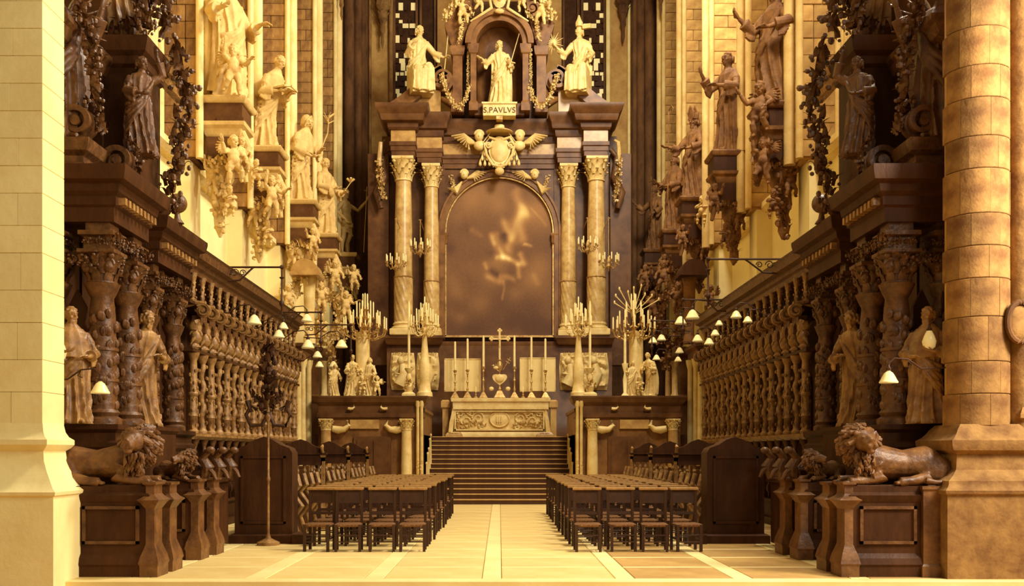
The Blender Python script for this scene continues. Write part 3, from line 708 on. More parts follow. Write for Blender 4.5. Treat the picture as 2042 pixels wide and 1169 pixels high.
# broken pediment volutes
for sx in (-1, 1):
    mb = MB(); n = 22; out, inn = [], []
    for i in range(n + 1):
        t = i / n; x = -4.5 + 2.25 * t; z = 14.72 + 1.55 * (t ** 1.25) * (1 + .12 * sin(pi * t)); th = .30 + .10 * sin(pi * t)
        out.append((x, z)); inn.append((x + .30, z - th if z - th > 14.6 else 14.6))
    rings = [[(sx * -o[0] * -1 if False else (o[0] if sx < 0 else -o[0]), 38.0, o[1]), (o[0] if sx < 0 else -o[0], 39.0, o[1]), (p[0] if sx < 0 else -p[0], 39.0, p[1]), (p[0] if sx < 0 else -p[0], 38.0, p[1])] for o, p in zip(out, inn)]
    mb.loft(rings); mb.volute((sx * 2.18, 38.5, 15.82), .50, 1.0, 1.5, .17, 'y', -sx, pi / 2); mb.ell((sx * 2.18, 37.98, 15.82), (.12, .08, .12), 10, 6)
    AO('pediment_volute', mb, MMARB, ang=30)
    mb = MB(); mb.prism([(sx * 2.25, 14.6), (sx * 3.55, 14.6), (sx * 3.15, 15.3), (sx * 2.6, 15.7), (sx * 2.25, 15.6)], 'y', 38.3, 38.9); AO('pediment_infill', mb, TMARB)
    mb = MB(); mb.foliage([(sx * 2.2, 37.9, 15.9), (sx * 2.0, 37.85, 15.2), (sx * 1.75, 37.85, 14.75), (sx * 1.55, 37.9, 14.6), (sx * 1.3, 37.95, 14.9), (sx * 1.12, 38.1, 15.5)], .14, 9, 3 + sx); AO('garland', mb, WMARB, 'white carved garland')
    mb = MB(); mb.foliage([(sx * 1.2, 38.3, 15.6), (sx * 1.18, 38.3, 17.1)], .09, 8, 7); AO('garland', mb, WMARB); mb = MB(); mb.foliage([(sx * 1.5, 38.0, 17.2), (sx * 1.42, 38.0, 17.9), (sx * 1.0, 38.0, 18.3)], .13, 8, 9 + sx); AO('garland', mb, WMARB)
    # upper storey
    mb = MB(); x0, x1 = sorted((sx * 1.42, sx * 1.78)); mb.rect(x0, 38.3, x1, 39.4, [(.06, 14.6), (.06, 14.9), (0, 15), (0, 16.75), (.06, 16.8), (.1, 17.0), (.1, 17.12)])
    x0, x1 = sorted((sx * .88, sx * 1.1)); mb.rect(x0, 38.1, x1, 39.4, [(.06, 14.6), (.06, 14.9), (0, 15), (0, 16.75), (.05, 16.8), (.1, 17.0), (.1, 17.12)]); AO('pilaster', mb, MMARB, ang=25)
    mb = MB(); mb.tube([(sx * 1.65, 38.5, 15.5), (sx * 1.95, 38.5, 15.0), (sx * 2.25, 38.5, 15.2)], [.2, .22, .1], 10); AO('side_scroll', mb, MMARB)
    mb = MB(); mb.prism([(sx * 1.45, 17.1), (sx * 1.8, 17.1), (sx * 2.02, 17.7), (sx * 2.1, 18.0), (sx * 1.75, 18.4), (sx * 1.5, 18.9), (sx * 1.0, 19.1), (sx * 1.1, 18.3)], 'y', 38.3, 39.3); mb.volute((sx * 1.25, 38.4, 18.45), .34, .9, 1.5, .12, 'y', sx, -pi / 2); AO('upper_volute', mb, MMARB, ang=30)
    # side wing brackets with scrolls
    mb = MB(); mb.box(*(sorted((sx * 4.3, sx * 5.1))[0], 38.9, 5.0), sorted((sx * 4.3, sx * 5.1))[1], 39.5, 13.2)
    mb.tube([(sx * 4.3, 38.7, 13.3), (sx * 4.5, 38.6, 13.0), (sx * 4.42, 38.6, 12.2), (sx * 4.7, 38.6, 11.6), (sx * 4.55, 38.6, 11.0)], [.1, .09, .14, .16, .1], 10)
    AO('side_wing', mb, DMARB)
    mb = MB(); mb.tube([(sx * 4.42, 38.5, 13.6), (sx * 4.55, 38.45, 13.5), (sx * 4.62, 38.45, 12.6)], [.05, .08, .1], 8); mb.foliage([(sx * 4.62, 38.4, 12.8), (sx * 4.55, 38.4, 12.1), (sx * 4.45, 38.4, 11.3)], .2, 9, 5 + sx); AO('wing_garland', mb, CMARB)
# niche with shell, arch above
mb = MB()
for k in range(9):
    a0 = pi * k / 9
    pass
rings = []
for j in range(10):
    ph = (pi / 2) * j / 9; rings.append([(.86 * cos(ph) * cos(pi * i / 16) , 38.7 + .5 * cos(ph) * sin(pi * i / 16), 17.15 + .86 * sin(ph)) for i in range(17)])
mb.loft(rings, cap=False, close=False); mb.loft([[(.86 * cos(pi * i / 16), 38.7 + .5 * sin(pi * i / 16), z) for i in range(17)] for z in (14.9, 17.15)], cap=False, close=False); AO('niche', mb, DMARB)
mb = MB(); mb.box(-1.5, 39.1, 14.5, 1.5, 39.5, 19.2); mb.box(-.95, 38.3, 14.5, .95, 39.2, 14.95); AO('upper_back', mb, DMARB)
cxz = (0.0, 17.15); mb = MB(); arch_band(mb, .88, 1.12, 38.1, 39.2, 17.1); arch_band(mb, 1.08, 1.3, 37.95, 39.2, 17.12); AO('upper_arch', mb, MMARB)
mb = MB(); mb.lathe(0, 0, [(.01, -.04), (.2, -.02), (.26, .04), (.2, .1), (.01, .12)], 12); mb.v = [(x, 37.9 - z, 18.75 + y * 1.4) for x, y, z in mb.v]
mb.ell((0, 37.8, 18.8), (.13, .12, .2), 10, 8); mb.ell((0, 37.8, 18.25), (.18, .1, .1), 8, 6)
for sx in (-1, 1): mb.tube([(0, 37.9, 19.2), (sx * .3, 37.9, 19.15), (sx * .38, 37.9, 18.8), (sx * .3, 37.9, 18.4), (sx * .7, 37.9, 18.15), (sx * 1.1, 38, 17.95)], [.06, .07, .05, .07, .05, .03], 8)
AO('head_cartouche', mb, WMARB, 'white cartouche with a small head')
# inscription plaque
mb = MB(); mb.rect(-.62, 37.9, .62, 38.4, [(0, az(240)), (.0, az(219)), (.05, az(217)), (.05, az(214))]); plq = AO('inscription_plaque', mb, WMARB)
tx = bpy.data.curves.new('inscription', 'FONT'); tx.body = 'S.PAVLVS'; tx.size = .30; tx.align_x = 'CENTER'; tx.align_y = 'CENTER'; tx.extrude = .008; tx.space_character = 1.02
tx.materials.append(DMARB); to = bpy.data.objects.new('inscription', tx); COL.objects.link(to); to.parent = plq; to.rotation_euler = (R(90), 0, 0)
to.location = (0, 37.885 - 38.5, az(230) - 2.17); bpy.context.view_layer.update()
tm_ = bpy.data.meshes.new_from_object(to.evaluated_get(bpy.context.evaluated_depsgraph_get())); tl_ = to.location.copy(); bpy.data.objects.remove(to); to = link('inscription', tm_, plq, tl_); to.rotation_euler = (R(90), 0, 0)
mb = MB(); mb.box(-.12, 37.93, az(247), .12, 38.3, az(240)); AO('plaque_foot', mb, BRASS)
# cherubs and bishop's arms
def wing(mb, c, sx, L, up=.3, n=6):
    for k in range(n): mb.tube([c, (c[0] + sx * L * (.5 - .03 * k), c[1] - .04, c[2] + L * (up - .06 * k)), (c[0] + sx * L * (1 - .12 * k), c[1], c[2] + L * (up * .9 - .09 * k))], [.06 * L + .03, .13 * L, .05 * L], 8, .5)
def cherub(mb, x, y, z, s):
    mb.ell((x, y, z), (.15 * s, .15 * s, .18 * s), 12, 8); mb.ell((x, y - .14 * s, z - .02 * s), (.03 * s, .04 * s, .04 * s), 6, 4)
    for k in range(14): a = k * 2.4; mb.ell((x + .13 * s * cos(a), y - .02, z + .06 * s + .12 * s * abs(sin(a))), (.05 * s,) * 3, 6, 4)
for sx in (-1, 1):
    mb = MB(); cherub(mb, sx * 1.36, 38.7, az(345), 1.0); wing(mb, (sx * 1.25, 38.8, az(352)), -sx, .75, .35); wing(mb, (sx * 1.45, 38.8, az(358)), sx, .55, -.5); mb.foliage([(sx * 1.9, 38.85, az(345)), (sx * 1.75, 38.8, az(370))], .12, 7, 4); AO('cherub', mb, WMARB, 'white winged cherub head in the arch corner')
    mb = MB(); cherub(mb, sx * .78, 38.45, az(272), 1.15); mb.ell((sx * .75, 38.5, az(290)), (.24, .16, .2), 10, 7); wing(mb, (sx * .9, 38.6, az(285)), sx, .95, .35, 7); AO('cherub', mb, WMARB, 'white cherub supporting the coat of arms')
    mb = MB()
    for k, (dx, dz) in enumerate(((0, 0), (-.1, -.18), (.1, -.18), (-.18, -.38), (0, -.38), (.18, -.38))):
        mb.lathe(sx * .56 + dx, 38.4, [(.01, az(305) + dz + .1), (.05, az(305) + dz), (.06, az(305) + dz - .1), (.03, az(305) + dz - .14)], 8)
        if dz: mb.tube([(sx * .56 + dx, 38.4, az(305) + dz + .1), (sx * .56 + dx * .4, 38.4, az(305) + dz + .26)], .012, 5)
    mb.tube([(sx * .3, 38.4, az(262)), (sx * .62, 38.38, az(285)), (sx * .56, 38.4, az(303))], .02, 6); AO('tassels', mb, WMARB)
mb = MB(); ptsl = [(.42 * sin(a) * (1 - .25 * max(0, -cos(a))), .56 * cos(a)) for a in [2 * pi * i / 28 for i in range(28)]]
mb.prism([(x, az(303) + z) for x, z in ptsl], 'y', 38.35, 38.7); mb.ell((0, 38.37, az(302)), (.36, .14, .46), 16, 10)
for sx in (-1, 1):
    mb.volute((sx * .42, 38.35, az(292)), .15, .2, 1.3, .05, 'y', sx); mb.tube([(sx * .1, 38.35, az(281)), (sx * .4, 38.33, az(276)), (sx * .56, 38.35, az(290)), (sx * .5, 38.35, az(310)), (sx * .25, 38.35, az(330)), (0, 38.35, az(334))], .06, 8)
mb.ell((0, 38.35, az(343)), (.18, .12, .16), 8, 6); mb.foliage([(-.2, 38.35, az(333)), (.2, 38.35, az(333))], .1, 8, 1); AO('coat_of_arms', mb, WMARB, 'white scrolled shield of arms')
mb = MB(); mb.lathe(0, 38.4, [(.5, az(266)), (.52, az(264.5)), (.46, az(263)), (.22, az(261)), (.2, az(256)), (.19, az(252)), (.01, az(251))], 20); AO('bishop_hat', mb, WMARB)
# marble reliefs on the predella
for i, (p0, p1) in enumerate(((782, 826), (834, 874), (1117, 1152), (1160, 1209))):
    x0, x1 = ax(p0), ax(p1); mb = MB(); rd = random.Random(i + 40); g = []; nx, nz = 18, 26
    z0, z1 = az(779), az(705)
    for j in range(nz + 1):
        for k in range(nx + 1):
            u, v = k / nx, j / nz; e = min(u, 1 - u, v, 1 - v); bow = .08 * sin(pi * v)
            h = .10 + .07 * sin(9 * u + 6 * sin(5 * v + i)) * sin(7 * v + 4 * u) + .06 * rd.random()
            g.append((x0 + (x1 - x0) * (u * (1 - 0) + (u - .5) * bow * 2), 38.26 - h * min(1, e * 9), z0 + (z1 - z0) * v))
    mb.add(g, [(j * (nx + 1) + k, j * (nx + 1) + k + 1, (j + 1) * (nx + 1) + k + 1, (j + 1) * (nx + 1) + k) for j in range(nz) for k in range(nx)])
    xm = (x0 + x1) / 2; mb.ell((xm - .05, 38.1, z1 - .3), (.13, .12, .16), 10, 7); mb.tube([(xm, 38.12, z1 - .45), (xm + .1, 38.08, z1 - .8), (xm - .1, 38.12, z0 + .2)], [.12, .2, .24], 10); mb.tube([(xm - .15, 38.1, z1 - .55), (xm - .28, 38.05, z1 - .8), (xm, 38.0, z1 - .85)], .05, 7)
    mb.foliage([(x0 + .06, 38.15, z1 - .06), (x1 - .06, 38.15, z1 - .06)], .07, 7, i); mb.foliage([(x0 + .05, 38.15, z0 + .3), (x0 + .05, 38.15, z1 - .2)], .06, 6, i)
    AO('relief_panel', mb, WMARB, 'white marble figure relief')

# altar table
al = E('altar_table', 'white marble altar with carved scrollwork front and round central medallion', 'altar', (0, 36.4, 2.17))
def alx(px): return (px - 996) / 55
def alz(py): return 1.6 + (903 - py) / 55
AL = lambda name, mb, m, label=None: O(name, mb, m, al, world=True, label=label)
zt2 = alz(795)
mb = MB(); mb.rect(alx(905), 36.1, alx(1092), 37.1, [(0, alz(818)), (.02, alz(817)), (.03, alz(803)), (.08, alz(802)), (.09, alz(799)), (.09, zt2)]); AL('table_slab', mb, WMARB)
mb = MB(); mb.rect(alx(900), 36.1, alx(1098), 37.1, [(.03, 2.17), (.03, 2.3), (0, 2.34)]); AL('plinth', mb, WMARB)
mb = MB(); mb.box(alx(905), 36.25, 2.3, alx(1092), 37.0, alz(817)); AL('carcass', mb, WMARB)
for sx in (-1, 1):
    mb = MB(); mb.prism([(sx * 1.68, 2.34), (sx * 1.84, 2.34), (sx * 1.80, 2.7), (sx * 1.73, 3.0), (sx * 1.70, alz(815)), (sx * 1.6, alz(815))], 'y', 36.12, 36.4); AL('side_support', mb, WMARB)
    mb = MB(); mb.rect(min(sx * 1.86, sx * 2.08), 36.6, max(sx * 1.86, sx * 2.08), 37.1, [(0, 2.17), (0, alz(815)), (.05, alz(812)), (.05, alz(800)), (0, alz(797))]); AL('end_post', mb, TMARB)
    mb = MB(); mb.rect(sx * 1.62 - .3, 35.75, sx * 1.62 + .3, 36.1, [(0, 2.17), (0, 2.24), (-.06, 2.32)]); mb.foliage([(sx * 1.62 - .2, 35.8, 2.26), (sx * 1.62 + .2, 35.8, 2.26)], .06, 7, 3); AL('foot_block', mb, TMARB)
mb = MB()
for z_ in (2.4, alz(822)): mb.box(-1.62, 36.12, z_, 1.62, 36.25, z_ + .05)
for x_ in (-1.62, 1.57): mb.box(x_, 36.12, 2.4, x_ + .05, 36.25, alz(822))
AL('panel_moulding', mb, WMARB)
rd = random.Random(8)
for sx in (-1, 1):
    mb = MB()
    for (cx_, cz_, r_, f) in ((.75, 2.85, .24, 1), (1.2, 2.75, .2, -1), (1.42, 3.0, .12, 1), (.62, 2.56, .12, -1), (1.0, 3.05, .13, -1)):
        mb.tube([(sx * (cx_ + r_ * (1 - .75 * t) * cos(f * 9 * t)), 36.2, cz_ + r_ * (1 - .75 * t) * sin(f * 9 * t)) for t in [q / 20 for q in range(21)]], [.035 - .02 * q / 20 for q in range(21)], 6)
    mb.foliage([(sx * .5, 36.2, 2.5), (sx * .9, 36.2, 2.62), (sx * 1.5, 36.2, 2.5), (sx * 1.5, 36.2, 3.05), (sx * .9, 36.2, 3.02)], .05, 7, 6 + sx, .09); AL('scroll_relief', mb, WMARB)
mb = MB(); mb.lathe(0, 0, [(.34, 0), (.38, .03), (.34, .08), (.3, .05), (.01, .09)], 24); mb.v = [(x * 1.0, 36.24 - z, 2.8 + y * .8) for x, y, z in mb.v]
for k in range(3): mb.box(-.11 + .08 * k, 36.13, 2.7, -.08 + .08 * k, 36.2, 2.92)
AL('medallion', mb, WMARB)

# candlesticks, cross and panels on the altar
def cstick(s=1, h=1.0):
    return [(.15 * s, 0), (.16 * s, .03), (.12 * s, .08), (.09 * s, .16), (.045 * s, .24), (.03, .28), (.05, .34), (.028, .40), (.024, .55 * h), (.05, .6 * h), (.026, .66 * h), (.022, .85 * h), (.045, .9 * h), (.03, .94 * h), (.07, 1.0 * h), (.075, 1.03 * h), (.02, 1.05 * h)]
names = ['first', 'second', 'third', 'fourth', 'fifth', 'sixth']
for i, (px, ytop, hh) in enumerate(((907, 680, 1.0), (932, 674, 1.02), (964, 668, 1.12), (1026, 668, 1.12), (1060, 671, 1.02), (1088, 674, 1.0))):
    x = alx(px); e = E('altar_candlestick', 'tall altar candlestick with long white taper, %s of six from the left' % names[i], 'candlestick', (x, 36.55, zt2), group='altar candlesticks')
    mb = MB(); mb.rect(-.12, -.12, .12, .12, [(.03, 0), (.04, .03), (.0, .08), (-.06, .2), (-.09, .24)]); mb.lathe(0, 0, cstick(.8, hh)[4:], 12); O('stem', mb, BRASS, e)
    mb = MB(); zt3 = alz(ytop) - zt2; mb.lathe(0, 0, [(.045, 1.05 * hh), (.038, zt3 - .03), (.012, zt3)], 10); O('candle', mb, WAX, e)
for i, px in enumerate((949, 1043)):
    e = E('small_candlestick', 'little candlestick %s of the altar cross' % ('just left' if i == 0 else 'just right'), 'candlestick', (alx(px), 36.35, zt2), group='small altar candlesticks')
    mb = MB(); mb.lathe(0, 0, [(.09, 0), (.095, .02), (.05, .06), (.02, .1), (.035, .14), (.015, .18), (.05, .22)], 10); O('stem', mb, BRASS, e)
    mb = MB(); mb.lathe(0, 0, [(.02, .2), (.018, .42), (.005, .44)], 8); O('candle', mb, WAX, e)
e = E('altar_cross', 'tall white altar cross on a heart-shaped shield and stepped foot', 'cross', (alx(996.5), 36.5, zt2))
mb = MB(); mb.rect(-.17, -.13, .17, .13, [(.03, 0), (.04, .04), (0, .1), (-.07, .25), (-.11, .3)]); mb.lathe(0, 0, [(.03, .28), (.06, .36), (.03, .42), (.03, 1.0), (.1, 1.1), (.11, 1.25), (.05, 1.36), (.07, 1.42), (.025, 1.5)], 12); O('foot', mb, BRASS, e)
mb = MB(); pts = [(.27 * (sin(t) ** 3) * 1.0, .20 * cos(t) - .07 * cos(2 * t) - .03 * cos(3 * t) + .72) for t in [2 * pi * k / 30 for k in range(30)]]
mb.prism(pts, 'y', -.09, -.02); mb.ell((0, -.1, .74), (.17, .06, .15), 12, 7)
for sx in (-1, 1): mb.ell((sx * .3, -.03, .36), (.09, .06, .08), 8, 6)
O('shield', mb, WMARB, e)
mb = MB(); zc = alz(675) - zt2; mb.box(-.035, -.03, 1.48, .035, .03, alz(660) - zt2); mb.box(-.27, -.03, zc - .035, .27, .03, zc + .035)
for c in ((-.3, zc), (.3, zc), (0, alz(659) - zt2)):
    for dx, dz in ((-.045, 0), (.045, 0), (0, .05), (0, -.045)): mb.ell((c[0] + dx, 0, c[1] + dz), (.05, .035, .05), 8, 6)
mb.ell((0, -.05, zc - .02), (.07, .04, .07), 8, 6); mb.tube([(0, -.05, zc - .05), (0, -.05, zc - .3)], [.035, .02], 6); O('crucifix', mb, WMARB, e)
mb = MB(); mb.tube([(.12, 0, 1.05), (.38, 0, 1.5)], .014, 6)
for t in (.6, .8): mb.tube([(.12 + .26 * t - .07, 0, 1.05 + .45 * t + .045), (.12 + .26 * t + .07, 0, 1.05 + .45 * t - .045)], .014, 6)
T('patriarchal_cross', mb, BRASS, 'small slanting double-barred cross just right of the altar cross', 'cross', (alx(997), 36.42, zt2))
mb = MB(); mb.ell((-.2, 0, 1.12), (.1, .05, .06), 10, 7); mb.ell((-.29, 0, 1.2), (.035, .035, .035), 7, 5); mb.tube([(-.3, 0, 1.2), (-.36, 0, 1.2)], [.015, .004], 5)
for k in range(4): mb.tube([(-.2, 0, 1.12), (-.2 + .05 * k - .02, .03, 1.28 - .03 * k)], [.03, .008], 6, .4)
mb.tube([(-.1, 0, 1.0), (-.2, 0, 1.08)], .012, 5); T('carved_dove', mb, WMARB, 'small white dove at the left of the altar cross', 'bird', (alx(1000), 36.42, zt2))
for i, (a, b, t, l) in enumerate(((887, 958, 713, 'left'), (1037, 1107, 711, 'right'))):
    e = E('reliquary_panel', 'square pale linen-covered panel behind the candlesticks %s of the cross' % l, 'panel', ((alx(a) + alx(b)) / 2 * 1.02, 37.0, zt2), group='square altar panels')
    w2 = (b - a) / 2 / 54.5; z0 = alz(778) - zt2; z1 = alz(t) - zt2; mb = MB(); mb.box(-w2, 0, z0, w2, .06, z1, .02); O('panel', mb, CLOTH, e)
    mb = MB()
    for q in ((-w2 - .02, z0 - .02, w2 + .02, z0 + .02), (-w2 - .02, z1 - .02, w2 + .02, z1 + .02), (-w2 - .02, z0, -w2 + .02, z1), (w2 - .02, z0, w2 + .02, z1)): mb.box(q[0], -.015, q[1], q[2], .05, q[3])
    O('frame', mb, WMARB, e); mb = MB(); mb.box(-.05, .06, 0, .05, .1, z1 - .1); mb.box(-.2, -.02, 0, .2, .2, z0 + .001 if z0 > .05 else .03); O('stand', mb, DMARB, e)

# statues on the altarpiece
def sword(dt): dt.tube([(.17, -.10, .62), (.30, -.10, 1.07)], [.012, .006], 6, .5); dt.tube([(.12, -.10, .66), (.24, -.10, .62)], .009, 6); dt.tube([(.17, -.1, .62), (.14, -.1, .55)], .011, 6)
mb = figure(2.5, [((-.20, -.05, .62), (-.26, -.12, .68), (-1, -.5, .2)), ((.19, -.02, .58), (.15, -.10, .62), (-.3, -.5, .8))], yaw=.5, beard=1.6, sway=.03, seed=1, cloak=1, props=sword)
T('stone_statue', mb, WMARB, 'white bearded saint holding an upright sword in the altarpiece niche', 'statue', (0, 38.35, az(214)))
def spear(dt): dt.tube([(.30, -.1, .10), (.42, -.1, 1.25)], [.008, .006], 6); dt.ell((.43, -.1, 1.27), (.02, .01, .05), 6, 5)
mb = figure(2.75, [((-.17, .0, .60), (-.1, -.14, .70), (.5, -.5, .5)), ((.2, -.04, .62), (.33, -.1, .56), (.4, -.5, .2))], yaw=.6, seat=1, sway=-.03, seed=2, wings=0, props=spear)
T('stone_statue', mb, WMARB, 'white seated woman with a spear on the left scroll of the altarpiece', 'statue', (-3.05, 38.3, 15.15), .3)
def sun(dt):
    for k in range(18):
        a = 2 * pi * k / 18; L = .16 if k % 2 else .11
        dt.tube([(-.36 + .02 * cos(a), -.1, .78 + .02 * sin(a)), (-.36 + L * cos(a), -.1, .78 + L * sin(a))], [.012, .002], 5)
    dt.ell((-.36, -.1, .78), (.05, .02, .05), 10, 6); dt.lathe(0, -.02, [(.05, 1.0), (.055, 1.05), (.05, 1.06), (.03, 1.1), (.01, 1.16)], 8); dt.box(.05, -.04, .96, .17, 0, 1.02)
mb = figure(2.7, [((-.2, -.03, .62), (-.30, -.12, .70), (-.6, -.3, .6)), ((.19, -.02, .6), (.14, -.14, .5), (-.2, -.6, -.2))], yaw=-.6, seat=1, sway=.03, seed=6, props=sun)
T('stone_statue', mb, WMARB, 'white seated woman lifting a sunburst on the right scroll of the altarpiece', 'statue', (3.05, 38.3, 15.15), -.3)
PUT = [putto(1, seed=1), putto(1, [((-.2, -.1, .75), (-.18, -.16, .95)), ((.24, -.1, .6), (.30, -.24, .66))], [((-.12, -.16, .22), (-.2, 0, .06)), ((.10, -.08, .20), (.12, .0, .02))], yaw=-.4, seed=2),
       putto(1, [((-.18, -.14, .62), (-.05, -.24, .66)), ((.18, -.14, .62), (.03, -.25, .60))], [((-.11, -.2, .32), (-.13, -.12, .1)), ((.11, -.2, .32), (.10, -.14, .08))], seed=3, wings=0)]
PM = {}
def putt(k, m):
    if (k, m.name) not in PM: PM[(k, m.name)] = mesh('putto', PUT[k], m)
    return PM[(k, m.name)]
for i, (px, py, s, rz, k, lb) in enumerate(((922, 35, 1.15, .3, 0, 'white cherub perched at the upper left crest of the altarpiece'), (1080, 35, 1.15, -.4, 1, 'white cherub perched at the upper right crest of the altarpiece'), (955, 8, 1.0, .6, 1, 'white cherub at the very top, left of the shield'), (1042, 8, 1.0, -.6, 0, 'white cherub at the very top, right of the shield'))):
    x, y, z = PX(px, py, 38.0); tag(link('stone_cherub', putt(k, WMARB), None, (x, y, z - .3), rz, s), lb, 'statue', 'cherubs on the altarpiece crest')
for sx in (-1, 1):
    mb = MB(); mb.foliage([(sx * 2.1, 38.0, 18.0), (sx * 1.7, 37.95, 18.6), (sx * 1.2, 37.95, 19.2), (sx * .5, 37.95, 19.4)], .2, 10, 12 + sx, .14); AO('crest_foliage', mb, WMARB)

# ---------------------------------------------------------------- choir stalls, both sides (written for the left side; the right side is its mirror)
def twist_prof(r, z0, z1, n=34, amp=.32, turns=3.2):
    mb = MB(); rings = []
    for k in range(n + 1):
        t = k / n; z = z0 + (z1 - z0) * t; a = 2 * pi * turns * t; e = min(1, t * 12, (1 - t) * 12); rr_ = r * (1 - .12 * t) * (.86 if 0 < e < 1 or e == 1 else 1)
        rings.append([(r * amp * e * cos(a) + rr_ * cos(q), r * amp * e * sin(a) + rr_ * sin(q), z) for q in [2 * pi * i / 12 for i in range(12)]])
    mb.loft(rings); return mb
mbt = twist_prof(.075, 2.06, 3.42); mbt.lathe(0, 0, [(.11, 1.98), (.11, 2.03), (.085, 2.06), (.08, 2.08)], 12); mbt.lathe(0, 0, [(.07, 3.40), (.09, 3.44), (.12, 3.52), (.13, 3.56)], 12)
for i in range(16): mbt.ell((.085 * cos(i * 2.1), .085 * sin(i * 2.1), 2.2 + i * .075), (.03, .03, .04), 5, 4)
M_TW = mesh('twisted_column', mbt, OAKL)
mbt = MB(); mbt.lathe(0, 0, [(.11, 1.98), (.11, 2.03), (.08, 2.06), (.085, 2.3), (.10, 2.32), (.085, 2.35), (.08, 2.7), (.10, 2.72), (.105, 2.76), (.08, 2.8), (.075, 3.3), (.07, 3.4), (.09, 3.44), (.13, 3.56)], 14)
rd = random.Random(1)
for i in range(40): a = rd.uniform(0, 6.28); mbt.ell((.082 * cos(a), .082 * sin(a), rd.uniform(2.1, 3.4)), (.025, .025, .04), 5, 4)
M_RG = mesh('ringed_column', mbt, OAKL)
mbt = MB(); mbt.lathe(0, 0, [(.0, 1.52), (.03, 1.55), (.05, 1.62), (.03, 1.68), (.06, 1.76), (.09, 1.84), (.10, 1.9)], 10); M_PD = mesh('pendant', mbt, OAKC)
mbt = MB(); cherub(mbt, .04, 0, 3.86, .75); mbt.ell((0, 0, 3.68), (.10, .11, .1), 8, 6); mbt.tube([(0, 0, 3.56), (.05, 0, 3.66), (-.02, 0, 3.8), (.08, 0, 4.05), (.02, 0, 4.18)], [.07, .08, .06, .07, .09], 8)
for i in range(8): mbt.leaf((.09 * cos(i * .8), .09 * sin(i * .8), 4.0), (cos(i * .8), sin(i * .8), 0), .2, .06, .8, 3)
for s_ in (-1, 1): mbt.tube([(.0, s_ * .06, 3.75), (.04, s_ * .17, 3.82), (.0, s_ * .22, 3.7)], [.03, .05, .015], 6, .5)
M_BF = mesh('cherub_bracket', mbt, OAKL)
mbt = MB(); mbt.volute((.06, 0, 4.38), .16, .16, 1.4, .05, 'y', -1, pi * .8); mbt.tube([(-.3, 0, 4.5), (-.1, 0, 4.54), (.1, 0, 4.52)], [.06, .05, .04], 8); M_SC = mesh('scroll_bracket', mbt, OAKL)
mbt = MB(); mbt.lathe(0, 0, [(.06, 4.56), (.07, 4.6), (.03, 4.64), (.055, 4.72), (.03, 4.8), (.05, 4.88), (.035, 4.93), (.06, 5.0), (.07, 5.06), (.08, 5.12)], 9)
for i in range(8): mbt.ell((.05 * cos(i * 2.3), .05 * sin(i * 2.3), 4.64 + i * .05), .028, 5, 4)
M_UC = mesh('upper_baluster', mbt, OAKL)
mbt = MB(); mbt.prism([(-.2, 2.0), (.2, 2.0), (.2, 3.0), (.16, 3.15), (.08, 3.25), (0, 3.29), (-.08, 3.25), (-.16, 3.15), (-.2, 3.0)], 'x', 0, .05); mbt.ell((.05, 0, 3.1), (.05, .1, .1), 8, 5); M_PN = mesh('arch_panel', mbt, OAK)
mbt = MB(); mbt.prism([(-.22, 4.0), (-.12, 4.0), (-.1, 4.12), (0, 4.2), (.1, 4.12), (.12, 4.0), (.22, 4.0), (.22, 4.3), (-.22, 4.3)], 'x', -.05, .12); M_AR = mesh('arch_head', mbt, OAKC)

def big_column(r, z0, z1, seed=0):
    """carved pavilion column: swelling shaft with ring bands, vine carving and a figured capital"""
    mb = MB(); h = z1 - z0; rd = random.Random(seed)
    mb.lathe(0, 0, [(r * 1.35, z0), (r * 1.35, z0 + .08), (r * 1.05, z0 + .12), (r * 1.2, z0 + .17), (r, z0 + .22), (r * 1.04, z0 + .3 * h), (r * 1.14, z0 + .305 * h), (r * 1.14, z0 + .325 * h), (r * 1.0, z0 + .33 * h), (r * .98, z0 + .52 * h), (r * 1.1, z0 + .525 * h), (r * 1.1, z0 + .545 * h), (r * .95, z0 + .55 * h), (r * .9, z0 + .78 * h), (r * .78, z0 + .9 * h), (r * .95, z0 + .93 * h), (r * 1.25, z1)], 22)
    for i in range(150):
        t = rd.random(); a = 3 * 2 * pi * t + rd.choice((0, pi)) + rd.uniform(-.35, .35); rr_ = r * .92
        mb.ell((rr_ * cos(a), rr_ * sin(a), z0 + .25 + t * h * .68), (.05, .05, .075), 7, 5)
    return mb
def big_capital(r, z0, z1, seed):
    mb = MB(); capital(mb, 0, 0, z0, r, (z1 - z0) * .55); q = z0 + (z1 - z0) * .55
    mb.rect(-r, -r, r, r, [(0, q), (0, q + .18), (.06, q + .2), (.06, q + .26)]); 
    for s_ in (0, 1, 2, 3): a = s_ * pi / 2 - pi / 4; cherub(mb, r * 1.15 * cos(a), r * 1.15 * sin(a), (z0 + q) / 2, .55)
    mb.foliage([(-r, -r * 1.1, q + .1), (r, -r * 1.1, q + .1)], .06, 8, seed); mb.foliage([(r * 1.1, -r, q + .1), (r * 1.1, r, q + .1)], .06, 8, seed)
    if z1 > q + .3: mb.rect(-r * .9, -r * .9, r * .9, r * .9, [(0, q + .26), (0, z1)])
    return mb
M_C1 = mesh('carved_column', big_column(.2, 2.0, 4.0, 1), OAKC); M_C2 = mesh('carved_column', big_column(.165, 2.0, 3.95, 2), OAKC)
M_K1 = mesh('capital', big_capital(.19, 4.0, 4.85, 3), OAKC); M_K2 = mesh('capital', big_capital(.155, 3.95, 4.85, 4), OAKC)
LIONM = lion()
SIDE = {-1: 'left', 1: 'right'}
FIG = {}
def figm(key, m, **kw):
    if (key, m.name) not in FIG:
        if key not in FIG: FIG[key] = figure(1, **kw)
        FIG[(key, m.name)] = mesh('figure', FIG[key], m)
    return FIG[(key, m.name)]
